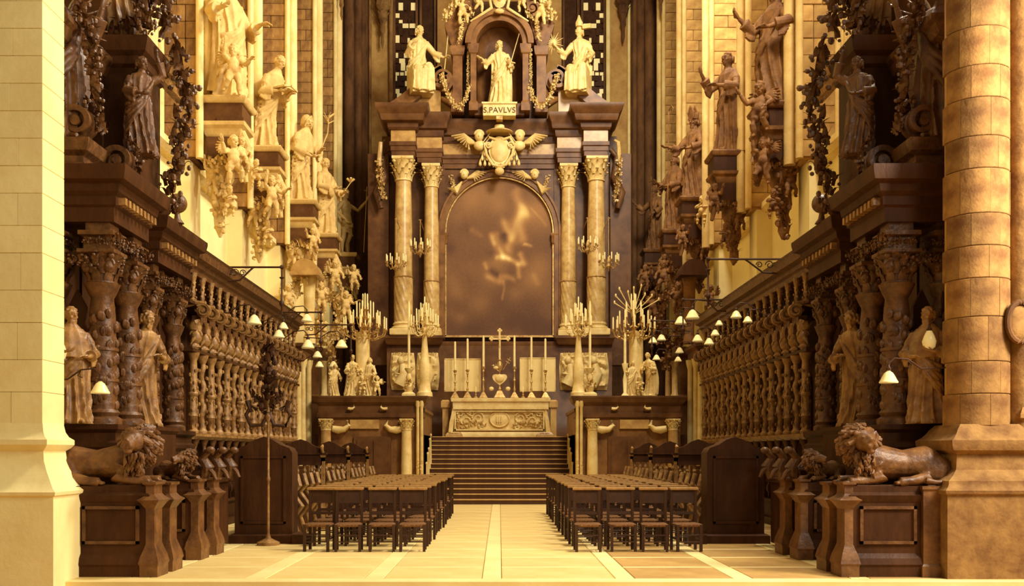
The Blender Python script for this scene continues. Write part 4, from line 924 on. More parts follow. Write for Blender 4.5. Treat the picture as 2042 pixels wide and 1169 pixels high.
def stat(side_x, me, label, loc, rz, H, name='carved_saint', group=None, cat='statue'):
    o = link(name, me, None, (loc[0], loc[1], loc[2]), rz, (H if side_x < 0 else -H, H, H)); return tag(o, label, cat, group)
for sx in (-1, 1):
    sd = SIDE[sx]
    def fl(mb):
        if sx > 0: mb.v = [(-x, y, z) for x, y, z in mb.v]; mb.f = [tuple(reversed(q)) for q in mb.f]
        return mb
    def P(name, mb, m, par, label=None, ang=38): return O(name, fl(mb), m, par, world=True, label=label, ang=ang)
    def K(name, me, par, x, y, z=0, rz=0, s=1):
        o = link(name, me, par, (-sx * 0 + (x if sx < 0 else -x) - par.location.x, y - par.location.y, z - par.location.z), rz if sx < 0 else -rz, (s if sx < 0 else -s, s, s)); return o
    def X(x): return x if sx < 0 else -x
    # --- back stalls with the two tiers of columns
    st = E('choir_stall', 'long run of carved oak back stalls with twisted columns along the %s wall' % sd, 'choir stall', (X(-6.2), 24.5, 0), group='choir stalls')
    y0, y1 = 19.3, 29.6
    mb = MB(); mb.box(-6.85, y0, 0, -6.55, y1, 5.3); P('back_panel', mb, OAK, st)
    mb = MB(); mb.prism([(-6.55, 1.8), (-5.9, 1.86), (-5.84, 1.92), (-5.84, 1.97), (-6.55, 1.98)], 'y', y0, y1); P('rail', mb, OAKL, st)
    mb = MB(); mb.prism([(-6.55, 5.08), (-5.98, 5.1), (-5.96, 5.2), (-5.9, 5.24), (-5.9, 5.32), (-5.78, 5.36), (-5.74, 5.5), (-5.7, 5.54), (-6.85, 5.62)], 'y', y0, y1); P('cornice', mb, OAKC, st, ang=20)
    mb = MB(); mb.box(-6.55, y0, 3.56, -5.9, y1, 3.62); mb.box(-6.55, y0, 4.5, -5.95, y1, 4.56); P('shelf', mb, OAK, st)
    mb = MB(); mb.box(-6.6, y0, 0, -6.0, y1, .16); mb.box(-6.55, y0, .16, -6.1, y1, .5); mb.box(-6.6, y0, .5, -6.05, y1, .56, .02); P('seat', mb, OAK, st)
    N_ = 17
    for i in range(N_):
        y = 19.65 + i * .6
        K('column', M_TW if i % 2 else M_RG, st, -6.0, y); K('pendant', M_PD, st, -5.97, y); K('cherub_bracket', M_BF, st, -5.98, y); K('scroll_bracket', M_SC, st, -5.85, y); K('upper_baluster', M_UC, st, -6.0, y)
        K('arch_panel', M_PN, st, -6.55, y + .3); K('arch_head', M_AR, st, -6.0, y + .3)
        if i < N_ - 1:
            mb = MB(); mb.rect(-6.5, y + .26, -6.15, y + .32, [(0, .16), (0, .7), (.03, .75), (.03, .85), (0, .9), (0, 1.2), (.04, 1.3)]); P('arm_panel', mb, OAK, st)
    # --- the two projecting pavilions
    for (nm, xr, ya, yb, lab) in (('a', -5.42, 14.1, 15.5, 'big carved oak pavilion with swelling columns at the near end of the %s stalls' % sd), ('b', -5.82, 17.1, 18.9, 'second oak pavilion of the %s stalls, set back beyond the nearest one' % sd)):
        pv = E('stall_pavilion', lab, 'choir stall', (X(-6.2), (ya + yb) / 2, 0), group='stall pavilions')
        mb = MB(); mb.rect(-7.0, ya, xr, yb, [(0, 4.85), (0, 5.05), (.04, 5.08), (.04, 5.2), (.1, 5.26), (.12, 5.36), (.22, 5.4), (.25, 5.54), (.25, 5.6), (-.3, 5.62)]); P('entablature', mb, OAK, pv, ang=20)
        for q in range(9):
            mb = MB(); mb.box(xr + .0, ya + .06 + q * (yb - ya - .2) / 8, 5.1, xr + .14, ya + .14 + q * (yb - ya - .2) / 8, 5.2); P('dentil', mb, OAKL, pv)
        mb = MB(); mb.box(-7.0, ya + .35, 0, -6.45, yb - .1, 4.9); P('back_panel', mb, OAK, pv)
        mb = MB(); mb.rect(-7.0, ya, xr + .02, yb, [(.0, 0), (0, 1.62), (.05, 1.68), (.05, 1.74), (0, 1.78), (0, 1.88), (.06, 1.93), (.06, 2.0)]); P('dado', mb, OAK, pv, ang=25)
        big = nm == 'a'
        for (cx_, cy_) in ((xr - .25, ya + .22), (xr - .25, yb - .25), (-6.36, ya + .22)):
            K('carved_column', M_C1 if big else M_C2, pv, cx_, cy_); K('capital', M_K1 if big else M_K2, pv, cx_, cy_)
        for gp in ([(-6.3, ya - .02, 4.3), (xr - .2, ya - .02, 4.3)], [(xr, ya, 4.6), (xr, yb, 4.6)]):
            mb = MB(); mb.foliage(gp, .10, 9, 5); P('frieze_carving', mb, OAKC, pv)
        mb = MB(); mb.box(-6.3, ya + .05, 2.0, -6.25, ya + .35, 4.85); mb.prism([(-6.2, 2.2), (-5.95, 2.2), (-5.95, 3.7), (-6.08, 3.95), (-6.2, 3.7)], 'y', ya + .32, ya + .4); P('side_panel', mb, OAK, pv)
        if big:
            mb = MB(); mb.rect(-7.0, 14.15, -5.86, 15.0, [(.02, 5.6), (.02, 5.68), (-.02, 5.72), (-.02, 5.8), (.06, 5.86), (.1, 5.98), (.1, 6.03)]); P('attic_base', mb, OAKC, pv, ang=20)
            mb = MB(); mb.volute((-5.98, 14.3, 6.28), .27, .35, 1.5, .09, 'y', -1, pi); mb.foliage([(-5.68, 14.3, 6.15), (-5.70, 14.3, 6.45), (-5.9, 14.3, 6.6)], .08, 9, 2, .07); P('volute', mb, OAKC, pv)
            mb = MB(); mb.volute((-5.62, 14.9, 5.9), .26, .35, 1.5, .09, 'y', -1, pi); mb.foliage([(-5.34, 14.9, 5.75), (-5.36, 14.9, 6.05), (-5.5, 14.9, 6.2)], .08, 9, 3, .07); P('volute', mb, OAKC, pv)
            mb = MB(); mb.rect(-6.95, 15.5, -5.55, 16.4, [(.0, 5.6), (.05, 5.65), (.05, 5.8), (0, 5.85), (0, 7.55), (.05, 7.6), (.05, 7.72), (.12, 7.78), (.16, 7.92), (.16, 8.0)]); mb.box(-6.95, 15.4, 5.6, -6.1, 15.6, 9.4); P('attic_tower', mb, OAK, pv, ang=20)
            mb = MB(); mb.prism([(-7.0, 7.0), (-6.35, 7.02), (-6.33, 7.15), (-6.22, 7.22), (-6.2, 7.34), (-6.08, 7.4), (-6.02, 7.55), (-5.96, 7.6), (-5.96, 7.68), (-7.0, 7.7)], 'y', 13.85, 15.5); P('raking_cornice', mb, OAKC, pv, ang=20)
            mb = MB(); mb.prism([(-5.6, 7.66), (-5.5, 7.7), (-5.46, 7.78), (-5.4, 7.82), (-5.36, 7.92), (-5.6, 7.94)], 'y', 16.4, 17.4); P('raking_cornice', mb, OAKL, pv, ang=20)
            for gp, gr, gs in (([(-5.5, 15.4, 7.6), (-5.42, 15.4, 6.9), (-5.5, 15.4, 6.2)], .09, .07), ([(-5.25, 16.2, 8.1), (-5.05, 16.2, 7.4), (-5.15, 16.2, 6.6), (-5.3, 16.2, 5.7)], .24, .12), ([(-5.5, 16.0, 9.2), (-5.3, 16.0, 8.7), (-5.35, 16.0, 8.2)], .22, .12), ([(-6.0, 14.2, 8.2), (-5.75, 14.2, 7.2), (-5.72, 14.2, 6.6)], .15, .1), ([(-5.95, 15.0, 8.9), (-5.55, 15.2, 8.5), (-5.3, 15.3, 8.0)], .16, .1)):
                mb = MB(); mb.foliage(gp, gr, 11, 12, gs); P('garland', mb, OAKC, pv)
            mb = MB(); mb.foliage([(-6.0, 15.6, 8.1), (-5.6, 15.6, 8.2), (-5.42, 15.7, 8.7)], .2, 9, 15, .12); P('crest_carving', mb, OAK, pv)
        else:
            mb = MB(); mb.ell((-5.62, 17.5, 5.95), (.17, .17, .17), 14, 10); mb.lathe(-5.62, 17.5, [(.12, 5.6), (.06, 5.68), (.04, 5.8)], 10); P('ball_finial', mb, OAKC, pv)
            mb = MB(); mb.volute((-5.85, 17.3, 5.85), .22, .3, 1.4, .07, 'y', -1, pi); mb.foliage([(-5.62, 17.3, 5.7), (-5.6, 17.3, 6.0)], .08, 8, 3, .06); P('volute', mb, OAKC, pv)
    lp = E('link_panel', 'dark oak back panel between the two pavilions of the %s stalls' % sd, 'panelling', (X(-6.6), 16.3, 0))
    mb = MB(); mb.box(-7.0, 15.5, 0, -6.45, 17.1, 5.1); P('panel', mb, OAK, lp)
    mb = MB(); mb.rect(-6.5, 15.55, -5.5, 17.05, [(0, 0), (0, 1.9), (.04, 1.96), (.04, 2.02)]); mb.prism([(-7, 4.9), (-6.2, 4.95), (-6.1, 5.1), (-6.0, 5.25), (-5.95, 5.3), (-7, 5.32)], 'y', 15.5, 17.1); P('cornice', mb, OAK, lp, ang=20)
    # carved oak saints and angels
    f1 = figm('monkA', OAKL, arms=[((-.19, -.04, .60), (-.08, -.16, .60), (1, -.4, .3)), ((.19, -.04, .60), (.10, -.17, .56), (-1, -.4, .1))], beard=.7, sway=.02, seed=12, cape=1, yaw=.4)
    f2 = figm('monkB', OAKL, arms=[((-.2, -.02, .62), (-.18, -.15, .72), (.3, -.5, .8)), ((.19, -.05, .58), (.08, -.18, .60), (-1, -.3, .2))], beard=1.2, sway=-.04, seed=13, lean=.1, cloak=1, yaw=.5, pitch=.25)
    stat(sx, f1, 'oak saint in a cape standing between the columns of the nearest %s pavilion' % sd, (X(-5.92), 13.86, 2.0), R(35 * -sx), 1.62)
    stat(sx, f2, 'oak saint with raised hand in the niche between the two %s pavilions' % sd, (X(-5.72), 16.1, 2.02), R(45 * -sx), 1.85)
    an = figm('angel', OAKC, arms=[((-.2, -.03, .66), (-.12, -.16, .78), (.4, -.5, .8)), ((.21, -.02, .68), (.24, -.1, .86), (.2, -.3, 1))], sway=.05, seed=14, wings=1, yaw=.4)
    stat(sx, an, 'large carved oak angel on top of the nearest %s pavilion' % sd, (X(-6.28), 14.25, 6.03), R(40 * -sx), 2.3, 'carved_angel')
    he = figm('herm', OAKC, arms=[((-.17, -.04, .62), (-.05, -.16, .58), (1, -.3, 0)), ((.2, -.02, .84), (.13, -.06, 1.02), (-.2, -.1, 1))], sway=-.03, seed=15, yaw=.5)
    stat(sx, he, 'oak caryatid with raised arm holding up the tower cornice of the %s stalls' % sd, (X(-5.42), 15.2, 6.1), R(35 * -sx), 1.5, 'caryatid')
    stat(sx, f2, 'dark oak figure high on the %s stall tower, cut by the picture top' % sd, (X(-5.95), 15.95, 8.0), R(30 * -sx), 2.2)
    # --- desk ends with lions
    def desk_end(ys_, xl, xr, h, label, wide=.26):
        e = E('desk_end', label, 'desk', (X((xl + xr) / 2), ys_ + .15, 0), group=None)
        mb = MB(); mb.rect(xl, ys_, xr - .1, ys_ + wide, [(.05, 0), (.05, .13), (.07, .16), (.05, .24), (.0, .30), (0, h - .22), (.03, h - .17), (.05, h - .12), (0, h - .08), (0, h)]); P('slab', mb, OAK, e, ang=25)
        mb = MB(); mb.rect(xr - .11, ys_ - .02, xr, ys_ + wide + .02, [(.06, 0), (.06, .14), (.075, .17), (.055, .26), (.012, .38), (0, .42), (0, h - .3), (.05, h - .22), (.09, h - .18), (.03, h - .14), (0, h - .1), (.0, h), (.03, h + .02), (.03, h + .05)]); P('end_pilaster', mb, OAKE, e, ang=25)
        if ys_ < 13: mb = MB(); mb.rect(xl, ys_ - .08, xl + .22, ys_, [(.02, 0), (.02, .14), (0, .17), (0, h - .06), (.02, h - .04), (.02, h)]); P('side_pilaster', mb, OAKE, e, ang=25)
        mb = MB()
        for (a, b, c, d) in ((xl + .28, .42, xr - .2, .46), (xl + .28, h - .3, xr - .2, h - .26), (xl + .28, .42, xl + .32, h - .26), (xr - .24, .42, xr - .2, h - .26)): mb.box(a, ys_ - .03, b, c, ys_ + .01, d)
        P('panel_moulding', mb, OAKC, e); return e
    desk_end(12.95, -5.66, -4.45, 1.17, 'nearest oak desk end below the large lion on the %s' % sd)
    desk_end(13.55, -5.2, -4.45, 1.15, 'oak desk end just behind the large lion desk on the %s' % sd)
    desk_end(15.0, -5.3, -4.5, 1.15, 'third oak desk end on the %s, under the second lion' % sd)
    desk_end(15.75, -5.3, -4.48, 1.15, 'fourth oak desk end on the %s, next to the bench with the rounded top' % sd)
    for (a, b, l) in ((12.95, 13.9, 'front'), (15.0, 17.4, 'rear')):
        dk = E('choir_desk', 'low oak desk with sloping top, %s one on the %s' % (l, sd), 'desk', (X(-5.1), (a + b) / 2, 0))
        mb = MB(); mb.box(-5.75, a + .02, 1.10, -4.62, b, 1.18, .015); P('top_board', mb, OAK, dk)
        mb = MB(); mb.box(-5.75, a + .32, 0, -5.5, b - .02, 1.1); mb.box(-4.8, a + .35, .05, -4.7, b - .02, 1.1); P('front_panel', mb, OAK, dk)
    if sx < 0: LM = mesh('lion', LIONM, OAKE)
    tag(link('carved_lion', LM, None, (X(-5.17), 13.25, 1.17), 0, (-sx * .72, .72, .72)), 'large reclining oak lion on the nearest %s desk' % sd, 'lion', 'desk lions')
    tag(link('carved_lion', LM, None, (X(-4.92), 15.3, 1.18), R(-35 * -sx), (-sx * .42, .42, .42)), 'smaller reclining oak lion on the third %s desk end' % sd, 'lion', 'desk lions')
    gm = MB(); gm.tube([(0, 0, 0), (.1, -.03, .2), (.02, -.05, .34), (.12, -.1, .45)], [.09, .1, .07, .06], 9); gm.ell((.16, -.12, .46), (.08, .06, .06), 8, 6)
    for k in range(4): gm.tube([(0, .02, .15), (-.12 - .04 * k, .06, .3 - .05 * k)], [.04, .01], 6, .5)
    gm.tube([(.08, -.05, .2), (.2, -.1, .1), (.24, -.1, 0)], [.04, .035, .03], 7); GM = mesh('griffin', gm, OAKC)
    for k, yy in enumerate((15.8, 16.5, 17.2)):
        tag(link('carved_griffin', GM, None, (X(-4.68), yy, 1.18), 0, (-sx * 1.0, 1, 1)), 'little oak griffin on the %s desk, %s of three going back' % (sd, ('first', 'second', 'third')[k]), 'griffin', 'desk griffins')
    # --- benches with pedimented backs
    for k, yb in enumerate((17.65, 20.9, 24.4, 27.9)):
        w = E('choir_bench', '%s pedimented oak bench back on the %s, counting away from us' % (('nearest', 'second', 'third', 'farthest')[k], sd), 'bench', (X(-4.15), yb, 0), group='pedimented benches')
        top = [(-4.66, 1.60), (-4.6, 1.68), (-4.45, 1.74), (-4.3, 1.83), (-4.15, 1.88), (-4.0, 1.83), (-3.86, 1.74), (-3.7, 1.68), (-3.65, 1.60)]
        if k == 0:
            mb = MB(); mb.prism([(-4.66, 0), *top, (-3.65, 0)][::-1], 'y', yb, yb + .5); P('back', mb, OAK, w)
            mb = MB(); mb.rect(-4.7, yb - .02, -3.62, yb + .55, [(.05, 0), (.05, .14), (0, .17)]); mb.box(-3.62, yb - .15, 0, -3.3, yb + .4, .16); P('plinth', mb, OAK, w)
            mb = MB(); mb.box(-4.55, yb - .03, .35, -3.76, yb + .01, .39); mb.box(-4.55, yb - .03, 1.5, -3.76, yb + .01, 1.54); mb.box(-4.55, yb - .03, .35, -4.51, yb, 1.54); mb.box(-3.8, yb - .03, .35, -3.76, yb, 1.54); P('panel_moulding', mb, OAK, w)
        else:
            mb = MB(); mb.prism([(-4.66, 1.42), *top, (-3.65, 1.42)][::-1], 'y', yb, yb + .1); mb.box(-4.7, yb - .04, 1.56, -3.6, yb + .12, 1.6); P('pediment', mb, OAK, w)
            for x_ in (-4.64, -3.72):
                mb = MB(); mb.rect(x_, yb, x_ + .07, yb + .1, [(.03, 0), (.03, .15), (0, .2), (0, 1.5), (.02, 1.55)]); mb.tube([(x_ + .035, yb - .03, 1.6), (x_ + .035, yb - .08, 1.72), (x_ + .035, yb, 1.76)], [.04, .04, .02], 7); P('post', mb, OAKL, w)
            mb = MB(); mb.box(-4.6, yb + .02, .1, -3.7, yb + .08, 1.08); mb.box(-4.6, yb, 1.34, -3.7, yb + .1, 1.42); P('lower_panel', mb, OAK, w)
            for q in range(6):
                mb = MB(); x_ = -4.52 + q * .15; mb.lathe(x_, yb + .05, [(.03, 1.08), (.04, 1.12), (.018, 1.16), (.045, 1.22), (.018, 1.29), (.04, 1.34)], 8); P('baluster', mb, OAKL, w)
        for q in range(4 if k < 3 else 2):
            yy = yb + .75 + q * .65; mb = MB()
            mb.tube([(-3.72, yy, 1.2), (-3.66, yy - .03, 1.0), (-3.78, yy, .85), (-3.62, yy - .02, .62), (-3.78, yy, .4), (-3.7, yy, .1), (-3.7, yy, 0)], [.045, .05, .04, .05, .04, .05, .05], 8); P('scroll_arm', mb, OAKL, w)
        mb = MB(); mb.box(-4.6, yb + .5, .42, -3.9, yb + (3.1 if k < 3 else 1.8), .47); mb.box(-4.7, yb + .45, 0, -4.62, yb + (3.1 if k < 3 else 1.8), 1.2); mb.box(-3.9, yb + .5, 0, -3.86, yb + (3.1 if k < 3 else 1.8), .42); P('seat', mb, OAK, w)
    # --- marble screen wall beside the steps
    s = E('marble_screen', '%s' % ('brown marble screen wall with white columns left of the altar steps' if sx < 0 else 'dark marble screen wall with white columns right of the altar steps'), 'screen wall', (X(-4), 31.3, 0), group='marble screens')
    mb = MB(); mb.rect(-5.6, 31.05, -2.38, 31.6, [(.06, 0), (.06, .3), (0, .36), (0, 3.0)]); P('wall', mb, MMARB, s)
    mb = MB(); mb.rect(-5.6, 31.0, -2.38, 31.65, [(.0, 2.66), (.04, 2.7), (.04, 2.82), (0, 2.84), (0, 3.06), (.05, 3.1), (.12, 3.16), (.16, 3.28), (.18, 3.30), (.18, 3.35)]); P('entablature', mb, DMARB, s, ang=20)
    mb = MB(); mb.box(-4.62, 30.98, 2.34, -3.72, 31.06, 2.62); P('plaque', mb, TMARB, s)
    mb = MB(); mb.box(-4.5, 30.97, .1, -3.35, 31.06, 2.1); mb.box(-4.4, 30.94, .2, -3.95, 30.99, 2.0); mb.box(-3.88, 30.94, .2, -3.45, 30.99, 2.0); P('door', mb, DMARB, s)
    for x_ in (-5.34, -2.86):
        mb = MB(); mb.lathe(x_, 30.86, [(.22, .3), (.23, .4), (.18, .46), (.165, .5), (.17, 1.2), (.15, 2.28)], 18); mb.box(x_ - .25, 30.62, 0, x_ + .25, 31.1, .32, .02); P('column', mb, WMARB if x_ > -4 else TMARB, s)
        mb = MB(); capital(mb, x_, 30.86, 2.28, .145, .36); P('capital', mb, WMARB, s)
    for q, (a, b, r_) in enumerate(((-4.72, 2.30, .2), (-3.42, 2.30, -.2), (-4.5, 2.95, .08), (-3.62, 2.95, -.08))):
        mb = MB(); S_ = abs(r_) / .2; sg = 1 if r_ > 0 else -1
        mb.tube([(a - sg * .42 * S_, 30.9, b + .04 * S_), (a - sg * .25 * S_, 30.9, b), (a - sg * .05 * S_, 30.88, b + .02 * S_), (a + sg * .08 * S_, 30.88, b + .14 * S_), (a + sg * .03 * S_, 30.88, b + .30 * S_)], [.10 * S_, .12 * S_, .09 * S_, .07 * S_, .03 * S_], 10); P('scroll_ornament', mb, WMARB, s)
    for q, x_ in enumerate((-2.52, -2.40)):
        mb = MB(); mb.lathe(x_, 30.92, [(.05, 0), (.05, 3.0), (.07, 3.05), (.07, 3.2)], 10); mb.foliage([(x_, 30.9, .9), (x_, 30.9, 1.3)], .05, 6, q, .05); P('colonnette', mb, WMARB, s)
    mb = MB(); mb.box(-2.7, 31.6, 0, -2.4, 35.6, 2.9); mb.box(-2.75, 31.6, 2.9, -2.35, 35.6, 3.0); P('return_wall', mb, MMARB, s)
    for q in range(5):
        mb = MB(); x_, yy = -2.3, 31.6 + q * .5; z_ = .155 * (1 + int((yy - 31) / .33)); mb.lathe(x_, yy, [(.035, z_), (.03, z_ + .1), (.02, z_ + .9), (.04, z_ + .95), (.02, z_ + 1.0)], 8); P('candle_rail_post', mb, WMARB, s)
    # marble doorway with paired white columns at the end of the stalls
    d = E('marble_doorway', 'pair of bright white columns at the far end of the %s stalls' % sd, 'doorway', (X(-6.2), 30.6, 0), group='marble doorways')
    for x_, y_ in ((-6.1, 30.4), (-6.08, 31.0), (-6.0, 31.5)):
        mb = MB(); mb.lathe(x_, y_, [(.14, 1.2), (.15, 1.3), (.105, 1.36), (.10, 2.6), (.09, 4.2), (.14, 4.4), (.15, 4.5)], 16); P('column', mb, WMARB, d)
    mb = MB(); mb.box(-6.8, 30.1, 0, -5.85, 31.8, 1.2); mb.rect(-6.8, 30.15, -5.95, 31.7, [(0, 4.5), (0, 4.7), (.08, 4.8), (.08, 4.9)]); mb.box(-6.9, 30.2, 1.2, -6.5, 31.8, 4.5); P('frame', mb, DMARB, d)

# ---------------------------------------------------------------- saints on consoles against the piers
def book(dt): dt.box(-.10, -.36, .615, .10, -.22, .635); dt.prism([(-.11, .63), (-.01, .66), (-.01, .64), (-.11, .61)], 'y', -.37, -.21); dt.prism([(.11, .63), (.01, .66), (.01, .64), (.11, .61)], 'y', -.37, -.21)
def palm(dt):
    dt.tube([(.10, -.2, .60), (.16, -.26, .82), (.13, -.3, 1.02)], [.008, .007, .005], 6)
    for k in range(7): dt.tube([(.14, -.28, .92 + .012 * k), (.14 + .09 * cos(k * 1.1), -.3 + .05 * sin(k), .98 + .015 * k)], [.008, .003], 5)
def lily(dt):
    dt.tube([(.12, -.2, .55), (.2, -.26, .70)], [.006, .005], 5)
    for k in range(5): dt.tube([(.2, -.26, .70), (.2 + .05 * cos(k * 1.3), -.26 + .05 * sin(k * 1.3), .75)], [.006, .016], 6)
    dt.ell((-.07, -.16, .53), (.05, .03, .07), 8, 6)
def staff(dt): dt.tube([(.2, -.2, .05), (.23, -.24, 1.05)], [.007, .006], 6); dt.tube([(.17, -.24, .98), (.29, -.24, .98)], .006, 5)
def crozier(dt):
    dt.tube([(-.26, -.2, .02), (-.24, -.2, 1.0)], [.007, .007], 6); dt.tube([(-.24, -.2, 1.0), (-.24, -.2, 1.10), (-.19, -.2, 1.15), (-.14, -.2, 1.10), (-.17, -.2, 1.05), (-.2, -.2, 1.08)], .008, 6)
SA = [  # px, feet py, depth, height, kwargs, label, material
    (452, 204, 23.0, 2.95, dict(arms=[((-.22, -.04, .62), (-.26, -.2, .60), (-.2, -1, 0)), ((.2, -.05, .60), (.12, -.24, .60), (.2, -1, .1))], beard=.8, sway=.05, seed=21, cloak=1, yaw=-.2, folds=9), 'large robed saint with outstretched hand on the nearest left console', STAT, -1),
    (528, 300, 27.6, 2.5, dict(arms=[((-.18, -.1, .58), (-.08, -.27, .59), (.4, -1, 0)), ((.18, -.1, .58), (.09, -.28, .60), (-.3, -1, .1))], hair=.3, sway=.0, seed=22, lean=.28, cape=1, pitch=.45, yaw=.0, props=book), 'stooping bald monk holding an open book, second console from the left', STAT, -1),
    (601, 404, 32.3, 2.75, dict(arms=[((-.19, -.06, .58), (-.06, -.2, .50), (.6, -.8, 0)), ((.19, -.08, .60), (.10, -.2, .60), (-.3, -.8, .4))], hood=1, sway=-.04, seed=23, lean=.10, pitch=.35, cape=1, props=palm), 'hooded saint holding a tall palm, third console from the left', STAT, -1),
    (648, 470, 37.0, 2.85, dict(arms=[((-.19, -.06, .60), (-.05, -.19, .58), (.6, -.8, 0)), ((.2, -.06, .58), (.12, -.2, .55), (-.2, -.8, .3))], hair=.6, sway=.02, seed=24, cloak=1, pitch=.3, props=lily), 'monk with a lily and a book on the fourth left console', STAT, -1),
    (688, 508, 41.6, 2.75, dict(arms=[((-.2, .0, .62), (-.16, -.12, .50), (.2, -.5, -.8)), ((.22, -.08, .70), (.23, -.24, .84), (.1, -.3, 1))], beard=.6, sway=.05, seed=25, nude=1, props=staff), 'half-naked saint raising a long staff on the farthest left console', STAT, -1),
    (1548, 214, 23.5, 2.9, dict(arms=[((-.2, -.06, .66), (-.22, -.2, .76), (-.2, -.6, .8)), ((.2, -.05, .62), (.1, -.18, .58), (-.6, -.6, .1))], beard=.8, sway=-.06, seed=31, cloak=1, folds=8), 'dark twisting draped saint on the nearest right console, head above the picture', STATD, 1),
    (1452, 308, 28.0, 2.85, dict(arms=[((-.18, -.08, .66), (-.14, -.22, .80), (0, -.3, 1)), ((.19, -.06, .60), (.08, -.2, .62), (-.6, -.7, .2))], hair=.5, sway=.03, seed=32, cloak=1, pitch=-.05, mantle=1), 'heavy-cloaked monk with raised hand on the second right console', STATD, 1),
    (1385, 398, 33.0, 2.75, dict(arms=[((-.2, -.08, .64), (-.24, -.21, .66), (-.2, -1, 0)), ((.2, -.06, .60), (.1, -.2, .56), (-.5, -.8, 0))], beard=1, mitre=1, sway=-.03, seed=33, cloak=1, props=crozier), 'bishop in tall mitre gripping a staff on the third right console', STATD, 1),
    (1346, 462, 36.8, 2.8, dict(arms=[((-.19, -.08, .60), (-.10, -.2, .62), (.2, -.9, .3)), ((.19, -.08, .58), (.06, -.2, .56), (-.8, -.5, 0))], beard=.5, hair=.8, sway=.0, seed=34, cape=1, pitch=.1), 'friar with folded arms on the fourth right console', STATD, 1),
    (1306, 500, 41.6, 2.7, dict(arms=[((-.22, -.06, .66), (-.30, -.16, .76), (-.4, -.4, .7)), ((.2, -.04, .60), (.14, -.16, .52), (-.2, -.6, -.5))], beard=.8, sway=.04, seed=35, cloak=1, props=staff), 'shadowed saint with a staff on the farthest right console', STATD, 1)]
for i, (px, py, d, H, kw, lb, m, sx) in enumerate(SA):
    if sx > 0:
        kw = dict(kw); kw['yaw'] = kw.get('yaw', 0)
    mb = figure(H, **kw); x, y, z = PX(px, py, d)
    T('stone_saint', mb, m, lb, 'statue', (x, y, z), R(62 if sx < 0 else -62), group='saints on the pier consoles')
    # console under the saint
    e = E('console', 'carved %s console with cherubs, under the %s saint on the %s' % ('pale' if sx < 0 else 'dark', ('nearest', 'second', 'third', 'fourth', 'farthest')[i % 5], SIDE[sx]), 'console', (x, y, z), group='wall consoles')
    g = -sx  # direction towards the choir
    C = lambda name, mb, mm, **k: O(name, mb, mm, e, **k)
    dark = DMARB if sx < 0 else OAK
    mb = MB(); mb.rect(-.5, -.45, .5, .45, [(0, -.16), (.05, -.12), (.07, -.04), (.04, 0)]); C('slab', mb, m)
    mb = MB(); mb.box(-.48, -.42, -.58, .46, .42, -.16); mb.box(g * .2 - .3, -.46, -.6, g * .2 + .3, -.42, -.5); C('block', mb, dark)
    mb = MB(); mb.rect(-.45, -.4, .45, .4, [(-.12, -.92), (-.05, -.85), (-.02, -.72), (.06, -.66), (.08, -.58)]); C('moulding', mb, m)
    mb = MB(); mb.box(-.36, -.36, -1.5, .3, .36, -.9); C('niche_block', mb, dark)
    mb = MB(); mb.lathe(-g * .15, 0, [(.03, -3.1), (.12, -2.9), (.10, -2.6), (.22, -2.3), (.2, -2.0), (.32, -1.75), (.34, -1.5)], 12)
    mb.foliage([(-g * .15, -.1, -3.0), (-g * .12, -.15, -2.4), (-g * .05, -.2, -1.7)], .22, 10, i, .13); mb.foliage([(-.35, -.36, -1.5), (.35, -.36, -1.5)], .13, 9, i + 3, .1)
    mb.tube([(g * .4, -.2, -.75), (g * .55, -.2, -1.1), (g * .42, -.2, -1.5), (g * .5, -.2, -1.9)], [.08, .1, .1, .05], 9); C('carved_drop', mb, m)
    for q, (dx, dz, s_, rz_, kk) in enumerate(((g * .42, -1.75, .85, .5 * g, 0), (-g * .22, -2.2, .8, -.3 * g, 1), (g * .15, -2.75, .75, .3 * g, 2))):
        o = link('carved_putto', putt(kk, m), e, (dx, -.3, dz), rz_, (s_ * g, s_, s_))

# helper angels standing beside the nearer consoles
for (px, py, d, s_, k, rz, lb, m) in ((470, 150, 22.6, 1.1, 1, .4, 'stone child in the folds of the nearest left saint', STAT), (1512, 235, 23.2, 1.25, 0, -.7, 'dark child figure stretching an arm beside the nearest right console', STATD), (1520, 330, 23.2, 1.1, 1, -.9, 'dark cherub clinging to the lower part of the nearest right console', STATD),
                                       (470, 330, 22.6, 1.1, 0, .6, 'pale cherub on the side of the nearest left console', STAT), (545, 400, 27.2, 1.1, 1, .6, 'pale cherub with raised arms below the book-holding monk', STAT), (515, 345, 27.0, .8, 2, .2, 'small pale cherub at the feet of the book-holding monk', STAT),
                                       (1398, 425, 32.6, 1.0, 2, -.4, 'light cherub kneeling below the bishop', STAT), (1412, 470, 32.6, 1.1, 0, -.5, 'cherub head and torso under the kneeling one, right side', STATD)):
    x, y, z = PX(px, py, d); tag(link('stone_cherub', putt(k, m), None, (x, y - .2, z - .5), rz, s_), lb, 'statue', 'cherubs beside the consoles')

